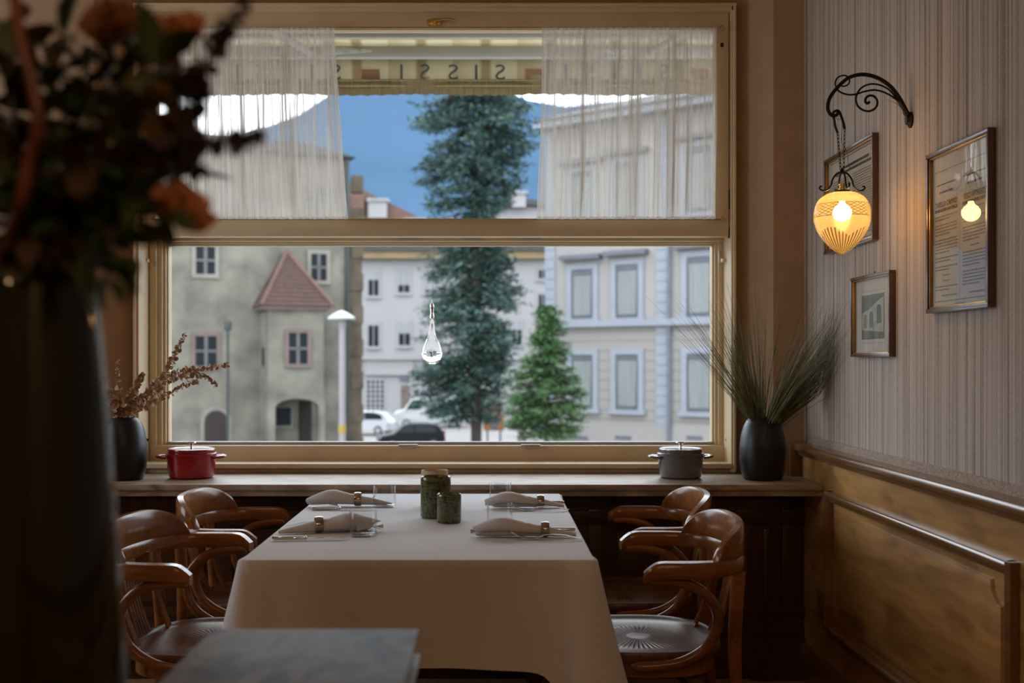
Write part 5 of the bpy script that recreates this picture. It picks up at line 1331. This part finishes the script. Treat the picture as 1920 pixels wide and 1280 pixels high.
cpil(1023, 1042); cpil(1231, 1254)
u = C_.q(1257.5, 600)[0]; MB().tube([(u, -.16, 0), (u, -.16, ze)], .085, 8).build('downpipe', M['greypipe'], C_.root)
def cwindow(px0, px1, py0, py1, hood):
    pm = (px0+px1)/2; u0, u1 = C_.q(px0, 600)[0], C_.q(px1, 600)[0]; w1_ = C_.q(pm, py0)[1]; w0 = C_.q(pm, py1)[1]; m_ = .28
    b = MB(); b.box(u0-m_, u1+m_, -.10, .05, w1_, w1_+.26); b.box(u0-m_, u0, -.10, .05, w0, w1_); b.box(u1, u1+m_, -.10, .05, w0, w1_); b.box(u0-m_-.1, u1+m_+.1, -.2, .05, w0-.2, w0)
    f = b.build('window', M['bluewhite'], C_.root, smooth=0)
    MB().box(u0, u1, -.04, .03, w1_-.28, w1_).build('shutter_box', M['winfr'], f, smooth=0)
    MB().box(u0, u1, -.02, .03, w0, w1_-.2).build('backing', M['winfr'], f, smooth=0)
    # drawn curtains behind the glass, gathered
    n_ = 25; b = MB(); b.grid(n_, 5, lambda i, j: (u0+.1+(u1-u0-.2)*i/(n_-1), -.05-.02*math.sin(i*1.1+j*.6), w0+.18+(w1_-.35-w0-.12)*j/4)); b.build('curtain', M['shade'], f, smooth=80)
    MB().box(u0, u1, -.07, -.03, w0, w0+.14).build('sash_rail', M['winfr'], f, smooth=0)
    MB().box(u0+.02, u1-.02, -.085, -.078, w0+.1, w1_-.2).build('pane', M['pane'], f, smooth=0)
    if hood:
        zc_ = C_.q(pm, hood)[1]; MB().box(u0-m_-.25, u1+m_+.25, -.4, .05, zc_, zc_+.22).build('hood', M['winfr'], C_.root, smooth=0)
for a, c in ((1073, 1113), (1156, 1198), (1289, 1336), (1385, 1435)):
    k = (a-1073)
    cwindow(a, c, 503-k*.11+2, 600-k*.02-2, 487-k*.10); cwindow(a, c, 665-k*.01, 766+k*.03, None)
    cwindow(a, c, 322-k*.22, 420-k*.10, 308-k*.22)
for a in (1085, 1166, 1300): C_.box('basement_grille', a-13, a+17, 817, 824, -.09, .1, 'winfr')
# --- lamp post, sign post --------------------------------------------------
def ground_at(px, d_): return (LX(px, d_), d_, ZG)
M['lampgrey'] = xplain('lamp_post_grey', (.42, .38, .40), .5, .08, 2); M['lampwhite'] = xplain('lamp_white', (.7, .74, .72), .4, .05, 2); M['yellow'] = xplain('yellow_band', (.55, .36, .04), .5, .1, 2)
lp = thing('street_lamp', 'grey street lamp post with a white conical hat and yellow band', 'street lamp', ground_at(642, 40))
zl = LZ(592, 40)-ZG; k = 40/F
MB().tube([(0, 0, 0), (0, 0, zl-.3)], [6.8*k, 6*k], 12).build('post', M['lampgrey'], lp)
MB().lathe([(0, 0), (5*k, 0), (7*k, .25), (8*k, .5), (0, .5)], 16, (0, 0, zl-.62)).build('lantern', M['lampgrey'], lp)
MB().lathe([(0, 0), (26*k, .0), (26*k, .05), (18*k, .16), (8*k, .27), (0, .32)], 24, (-2*k, 0, zl-.12)).build('hat', M['lampwhite'], lp)
z0 = LZ(812, 40)-ZG; MB().tube([(0, 0, z0), (0, 0, z0+15*k)], 7.4*k, 12).build('band', M['yellow'], lp)
sp = thing('sign_post', 'thin dark green post with a small dark box on top before the tower house', 'post', ground_at(427, 46))
k = 46/F; zl = LZ(602, 46)-ZG
MB().tube([(0, 0, 0), (0, 0, zl)], 2.6*k, 8).build('post', M['greenpipe'], sp); MB().bbox(-6*k, 6*k, -.12, .12, zl-17*k, zl, .02).build('box', M['greenpipe'], sp)

# --- trees -------------------------------------------------------------------
def needles(name, c1, c2):
    m, t, b = nodes(name); n = N(t, 'ShaderNodeTexNoise'); n.inputs['Scale'].default_value = .9; n.inputs['Detail'].default_value = 4
    mp = mapping(t, (1, 1, 1)); t.links.new(mp.outputs[0], n.inputs['Vector']); r = ramp(t, n.outputs['Fac'], [(.35, c1), (.65, c2)]); t.links.new(r.outputs['Color'], b.inputs['Base Color']); setp(b, Roughness=.7); return m
M['needle_b'] = needles('blue_green_needles', (.016, .040, .032), (.042, .085, .066)); M['needle_g'] = needles('fresh_green_needles', (.020, .055, .014), (.05, .11, .03)); M['bark'] = xplain('dark_bark', (.045, .032, .026), .9, .3, 6, bmp=.5, bd=.03)
def conifer(name, label, px, d_, rows, nb, mat, trunk, seed, droop, size, lean=0):
    rnd = random.Random(seed); k = d_/F; base = Vector(ground_at(px, d_)); root = thing(name, label, 'tree', base)
    ztop = LZ(rows[0][0], d_)-ZG; zbot = LZ(rows[-1][0], d_)-ZG
    topx = ((rows[0][1]+rows[0][2])/2-px)*k
    tp = spline([(0, 0, 0), (topx*.1-.1*lean, 0, ztop*.4), (topx*.6, 0, ztop*.75), (topx, 0, ztop)], 6)
    MB().tube(tp, [trunk, .04], 10).build('trunk', M['bark'], root)
    def span(z):
        y = VY+(HC-(z+ZG))/k
        for (y0, l0, r0), (y1, l1, r1) in zip(rows, rows[1:]):
            if y <= y1:
                f = max(0, min(1, (y-y0)/(y1-y0))); return (l0+(l1-l0)*f-px)*k, (r0+(r1-r0)*f-px)*k
        return (rows[-1][1]-px)*k, (rows[-1][2]-px)*k
    br = MB(); fo = MB(); nbr = []
    for j in range(nb):
        z = zbot+(ztop-zbot)*(j+rnd.random())/nb; l, r_ = span(z); az = rnd.uniform(0, 2*PI) if rnd.random() < .55 else rnd.choice((0, PI))+rnd.uniform(-.5, .5)
        tx = min(1, z/ztop); ox = topx*tx**1.4
        half = (r_-ox) if math.cos(az) > 0 else (ox-l); half = max(.15, half)*rnd.uniform(.72, 1.05); depth = max(.15, (r_-l)/2)
        L_ = half*abs(math.cos(az))+depth*(1-abs(math.cos(az)))*rnd.uniform(.6, 1)
        dv = Vector((math.cos(az), math.sin(az), 0)); p0 = Vector((ox, 0, z+L_*droop*.5)); pts = [p0, p0+dv*L_*.4+Vector((0, 0, L_*.06)), p0+dv*L_*.75+Vector((0, 0, -L_*droop*.3)), p0+dv*L_+Vector((0, 0, -L_*droop*.5+.05))]
        path = spline(pts, 4); br.tube(path, [.035, .008], 4, cap=False)
        nc = max(2, int(L_/(size*.75)))
        for q in range(nc+1):
            f = .18+.82*q/nc; i = min(len(path)-2, int(f*(len(path)-1))); c = path[i]+(path[i+1]-path[i])*(f*(len(path)-1)-i)
            cr = size*rnd.uniform(.7, 1.25)*(1-.3*f)
            c = c+Vector((rnd.gauss(0, .3), rnd.gauss(0, .3), rnd.gauss(0, .12)))*size
            for _ in range(20):
                u = Vector((rnd.gauss(0, 1), rnd.gauss(0, 1), rnd.gauss(0, .45))); p = c+u*cr*.5; w_ = Vector((rnd.uniform(-1, 1), rnd.uniform(-1, 1), rnd.uniform(-.6, .35))).normalized(); s_ = w_.cross(Vector((rnd.uniform(-1, 1), rnd.uniform(-1, 1), 1))).normalized(); ln_ = cr*rnd.uniform(.5, .95)
                fo.tri(p-s_*ln_*.19, p+s_*ln_*.19, p+w_*ln_)
    br.build('branches', M['bark'], root, fix=False); tag(fo.build('foliage', M[mat], root, smooth=0, fix=False), kind='stuff')
    root.children[-1]['kind'] = 'stuff'
big = [(120, 880, 900), (160, 840, 935), (185, 800, 985), (235, 778, 1006), (290, 772, 990), (335, 782, 975), (362, 800, 962), (400, 792, 925), (425, 822, 930), (470, 805, 960), (510, 800, 955), (560, 808, 985), (590, 790, 975), (640, 785, 965), (700, 772, 960), (760, 780, 945), (795, 800, 935)]
conifer('conifer', 'tall dark blue-green conifer standing in the middle of the square', 893, 38, big, 330, 'needle_b', .21, 3, .25, .36)
small = [(578, 1023, 1029), (610, 1008, 1050), (650, 990, 1062), (700, 965, 1075), (740, 955, 1108), (780, 945, 1098), (825, 945, 1075)]
conifer('conifer', 'small bright green conifer to the right of the tall dark one', 1025, 34, small, 170, 'needle_g', .08, 4, .1, .24)

# --- vehicles and kiosk ------------------------------------------------------
M['carblack'] = xplain('black_car_paint', (.010, .011, .014), .4, .1, 2, spec=.12); M['carwhite'] = xplain('white_car_paint', (.52, .54, .56), .25, .03, 2, coat=.8); M['carglass'] = xplain('car_glass', (.02, .028, .033), .2, .1, 2, spec=.15); M['tyre'] = xplain('tyre_rubber', (.02, .02, .02), .8, .1, 8); M['tail'] = xplain('red_tail_lamp', (.35, .02, .03), .3, .1, 8); M['headl'] = xplain('head_lamp', (.5, .52, .55), .2, .05, 8)
def car(name, label, px, d_, rz, mat, prof, glass, wheels, wr, hw, scale=1.0, lamps=()):
    root = thing(name, label, 'car' if 'van' not in name else 'van', ground_at(px, d_), R(rz)); s = scale
    n = len(prof); b = MB(); cx = sum(p[0] for p in prof)/n
    secs = ((-hw, .86), (-hw*.97, .95), (-hw*.85, 1.0), (hw*.85, 1.0), (hw*.97, .95), (hw, .86))
    zmid = .75
    b.grid(len(secs), n, lambda i, j: (cx+(prof[j][0]-cx)*(.9+.1*secs[i][1]), secs[i][0]*(1 if prof[j][1] < .95 else .84), prof[j][1]*(secs[i][1] if prof[j][1] > .5 else 1)), False)
    b.f += [tuple(range(n)), tuple(range((len(secs)-1)*n, len(secs)*n))[::-1]]
    b.build('body', M[mat], root, smooth=45)
    for (pts) in glass:
        for sgn in (-1, 1):
            b = MB(); b.prism(pts, lambda u, v, w: (u, sgn*(hw*(.955 if v < 1.0 else .875)-.02+w*.035), v)); b.build('side_window', M['carglass'], root, smooth=0)
    for x in wheels:
        for sgn in (-1, 1):
            wb = MB(); wb.lathe([(0, -.1), (wr*.9, -.1), (wr, -.06), (wr, .06), (wr*.9, .1), (0, .1)], 20); wb.v = [(v[0]+x, sgn*(hw-.10)+v[2], v[1]+wr) for v in wb.v]; w_ = wb.build('wheel', M['tyre'], root)
            hb = MB(); hb.lathe([(0, 0), (wr*.55, 0), (wr*.6, .02), (0, .03)], 12); hb.v = [(v[0]+x, sgn*(hw-.02)+sgn*v[2]*1.0, v[1]+wr) for v in hb.v]; hb.build('hub', M['carwhite'], w_)
    for (x, z, m_, nm) in lamps:
        for sgn in (-1, 1): MB().bbox(x-.06, x+.06, sgn*hw*.78-.12, sgn*hw*.78+.12, z-.11, z+.11, .02).build(nm, M[m_], root)
    return root
hatch = [(-1.85, .30), (-1.9, .6), (-1.8, .78), (-1.1, .92), (-.5, 1.36), (-.1, 1.45), (.9, 1.45), (1.45, 1.36), (1.78, .98), (1.85, .7), (1.82, .3)]
hg = [[(-.85, .95), (-.42, 1.30), (.05, 1.36), (.05, .95)], [(.12, .95), (.12, 1.37), (.85, 1.36), (1.3, 1.25), (1.42, .95)]]
car('car', 'black hatchback parked in front of the white van, seen low at the sill', 771, 64, 12, 'carblack', hatch, hg, (-1.2, 1.15), .31, .85, lamps=((-1.85, .68, 'headl', 'head_lamp'), (1.78, .95, 'tail', 'tail_lamp')))
car('car', 'white car parked beside the stone wing, half hidden by it', 690, 76, -20, 'carwhite', [(x, z*1.13) for x, z in hatch], [[(x, z*1.13) for x, z in g_] for g_ in hg], (-1.2, 1.15), .33, .88, lamps=((1.84, .8, 'headl', 'head_lamp'),))
vanp = [(-2.7, .35), (-2.75, .9), (-2.55, 1.25), (-1.9, 1.42), (-1.35, 2.2), (-1.0, 2.42), (2.55, 2.5), (2.7, 2.4), (2.75, .9), (2.7, .35)]
car('van', 'white delivery van parked behind the black car and the big conifer', 806, 84, 4, 'carwhite', vanp, [[(-1.75, 1.42), (-1.3, 2.08), (-.65, 2.1), (-.65, 1.42)]], (-1.75, 1.7), .36, .95, lamps=((-2.68, .95, 'headl', 'head_lamp'), (2.72, 1.1, 'tail', 'tail_lamp')))
M['orange'] = xplain('orange_panel', (.55, .20, .05), .5, .1, 3); M['coral'] = xplain('coral_panel', (.50, .22, .16), .5, .1, 3)
kx = thing('kiosk', 'small orange kiosk behind the trunk of the tall conifer', 'kiosk', ground_at(926, 60)); k = 60/F
z0 = LZ(806, 60)-ZG; z1 = LZ(780, 60)-ZG
MB().bbox(-19*k, 19*k, -.4, .4, z0, z1, .04).build('cabinet', M['orange'], kx); MB().bbox(-14*k, 14*k, -.35, .35, z1, z1+26*k, .05).build('upper_panel', M['coral'], kx)
for x in (-12, 12): MB().box(x*k-.05, x*k+.05, -.05, .05, 0, z0).build('leg', M['winfr'], kx)
MB().bbox(-6*k, 6*k, -.47, -.36, z0+.02, z0+17*k, .03).build('hatch', M['winfr'], kx)

# ------------------------------------------------------------------ awning over the window outside
def awnmat():
    m, t, b = nodes('striped_awning'); c = N(t, 'ShaderNodeTexCoord'); s = N(t, 'ShaderNodeSeparateXYZ'); t.links.new(c.outputs['Object'], s.inputs[0])
    k = N(t, 'ShaderNodeMath', operation='MULTIPLY'); k.inputs[1].default_value = 1/.345; t.links.new(s.outputs[0], k.inputs[0]); f = N(t, 'ShaderNodeMath', operation='FRACT'); t.links.new(k.outputs[0], f.inputs[0])
    r = ramp(t, f.outputs[0], [(.0, (0.2070, 0.1665, 0.0855)), (.40, (0.2790, 0.2340, 0.1350)), (.46, (0.1530, 0.1080, 0.0495)), (.56, (0.1530, 0.1080, 0.0495)), (.62, (0.2790, 0.2340, 0.1350))]); t.links.new(r.outputs['Color'], b.inputs['Base Color']); setp(b, Roughness=.9)
    tl = N(t, 'ShaderNodeBsdfTranslucent'); t.links.new(r.outputs['Color'], tl.inputs[0]); mx = N(t, 'ShaderNodeMixShader'); mx.inputs[0].default_value = .32
    t.links.new(b.outputs[0], mx.inputs[1]); t.links.new(tl.outputs[0], mx.inputs[2]); t.links.new(mx.outputs[0], t.nodes['Material Output'].inputs[0]); return m
M['awning'] = awnmat(); M['aluminium'] = xplain('painted_aluminium', (.55, .52, .44), .4, .05, 3); M['valance_print'] = xplain('grey_print', (.10, .10, .09), .9, .1, 10); M['terracotta'] = xplain('terracotta_patch', (.36, .17, .09), .9, .1, 10); M['fringe'] = xplain('ochre_fringe', (.34, .25, .11), .95, .4, 60, stretch=(4, 1, .2))
DA = 6.0; aw = thing('awning', 'cream striped awning outside above the window with SISSI on its valance', 'awning', P(849, 110, DA)); A0 = P(849, 110, DA); ka = DA/F
ax0, ax1 = -2.1, 2.1
za = -68*ka
b = MB(); n_ = 160
def vfn(i, j):
    x = ax0+(ax1-ax0)*i/(n_-1); return (x, .010*math.sin(x*9)*(j/3)+.006*math.sin(x*23+1)*(j/3), (za+26*ka)*j/3)
b.grid(n_, 4, vfn); vo = b.build('valance', M['awning'], aw, smooth=80)
b = MB(); b.grid(n_, 3, lambda i, j: (ax0+(ax1-ax0)*i/(n_-1), .014*math.sin((ax0+(ax1-ax0)*i/(n_-1))*9), za+27*ka-27*ka*j/2+(.004*math.sin(i*2.2) if j == 2 else 0))); b.build('fringe', M['fringe'], aw, smooth=80)
for zz in (za+27*ka, za+17*ka): MB().tube([(ax0, -.008, zz), (ax1, -.008, zz)], .006, 6).build('braid', M['fringe'], aw)
def vx_(px): return (px-849)*ka
def letter(ch_, px):
    vs, fs = text_mesh(ch_, .118, .0)
    b = MB(); x_ = vx_(px); y_ = .010*math.sin(x_*9)*.5
    b.add([(x_-v[0]*1.15, y_-.006, (za+27*ka)+.004+v[1]) for v in vs], fs); b.build('letter', M['valance_print'], aw, smooth=0)
for base in (848-308, 848, 848+308, ):
    for ch_, dx in (('S', 90), ('I', 45), ('S', 2), ('S', -51), ('I', -95)):
        letter(ch_, base+dx)
for px_ in (695-308, 695, 1003, 1311):
    b = MB(); x_ = vx_(px_); b.box(x_-17*ka, x_+17*ka, .010*math.sin(x_*9)*.5-.006, .010*math.sin(x_*9)*.5+.004, za+28*ka, za+48*ka); b.build('patch', M['terracotta'], aw, smooth=0)
# the letter I beside the right-hand S of the previous word is hidden behind the curtains
MB().bbox(ax0, ax1, -.04, .05, -.005, .06, .01).build('front_bar', M['aluminium'], aw)
b = MB(); b.grid(2, 12, lambda i, j: ((ax0, ax1)[i], -1.25*j/11, .06+.42*j/11)); b.build('canopy', M['awning'], aw, smooth=80)
for dy, dz, h_ in ((-.18, .055, .03), (-.34, .09, .025), (-.52, .13, .05)): MB().bbox(ax0, ax1, dy-.02, dy+.02, dz, dz+h_, .006).build('cross_rail', M['aluminium'], aw)
for s_, xe in ((1, -1.05), (-1, 1.35)):
    MB().tube([(xe-.25*s_, -.9, .18), (xe+.30*s_, -.02, .02)], .020, 8).build('folding_arm', M['aluminium'], aw)
    MB().tube([(xe+.36*s_, -.03, .035), (xe+.62*s_, -.03, .03)], [.030, .012], 8).build('arm_elbow', M['hinge'], aw)
MB().bbox(ax0, ax1, -1.32, -1.20, .42, .56, .02).build('cassette', M['aluminium'], aw)
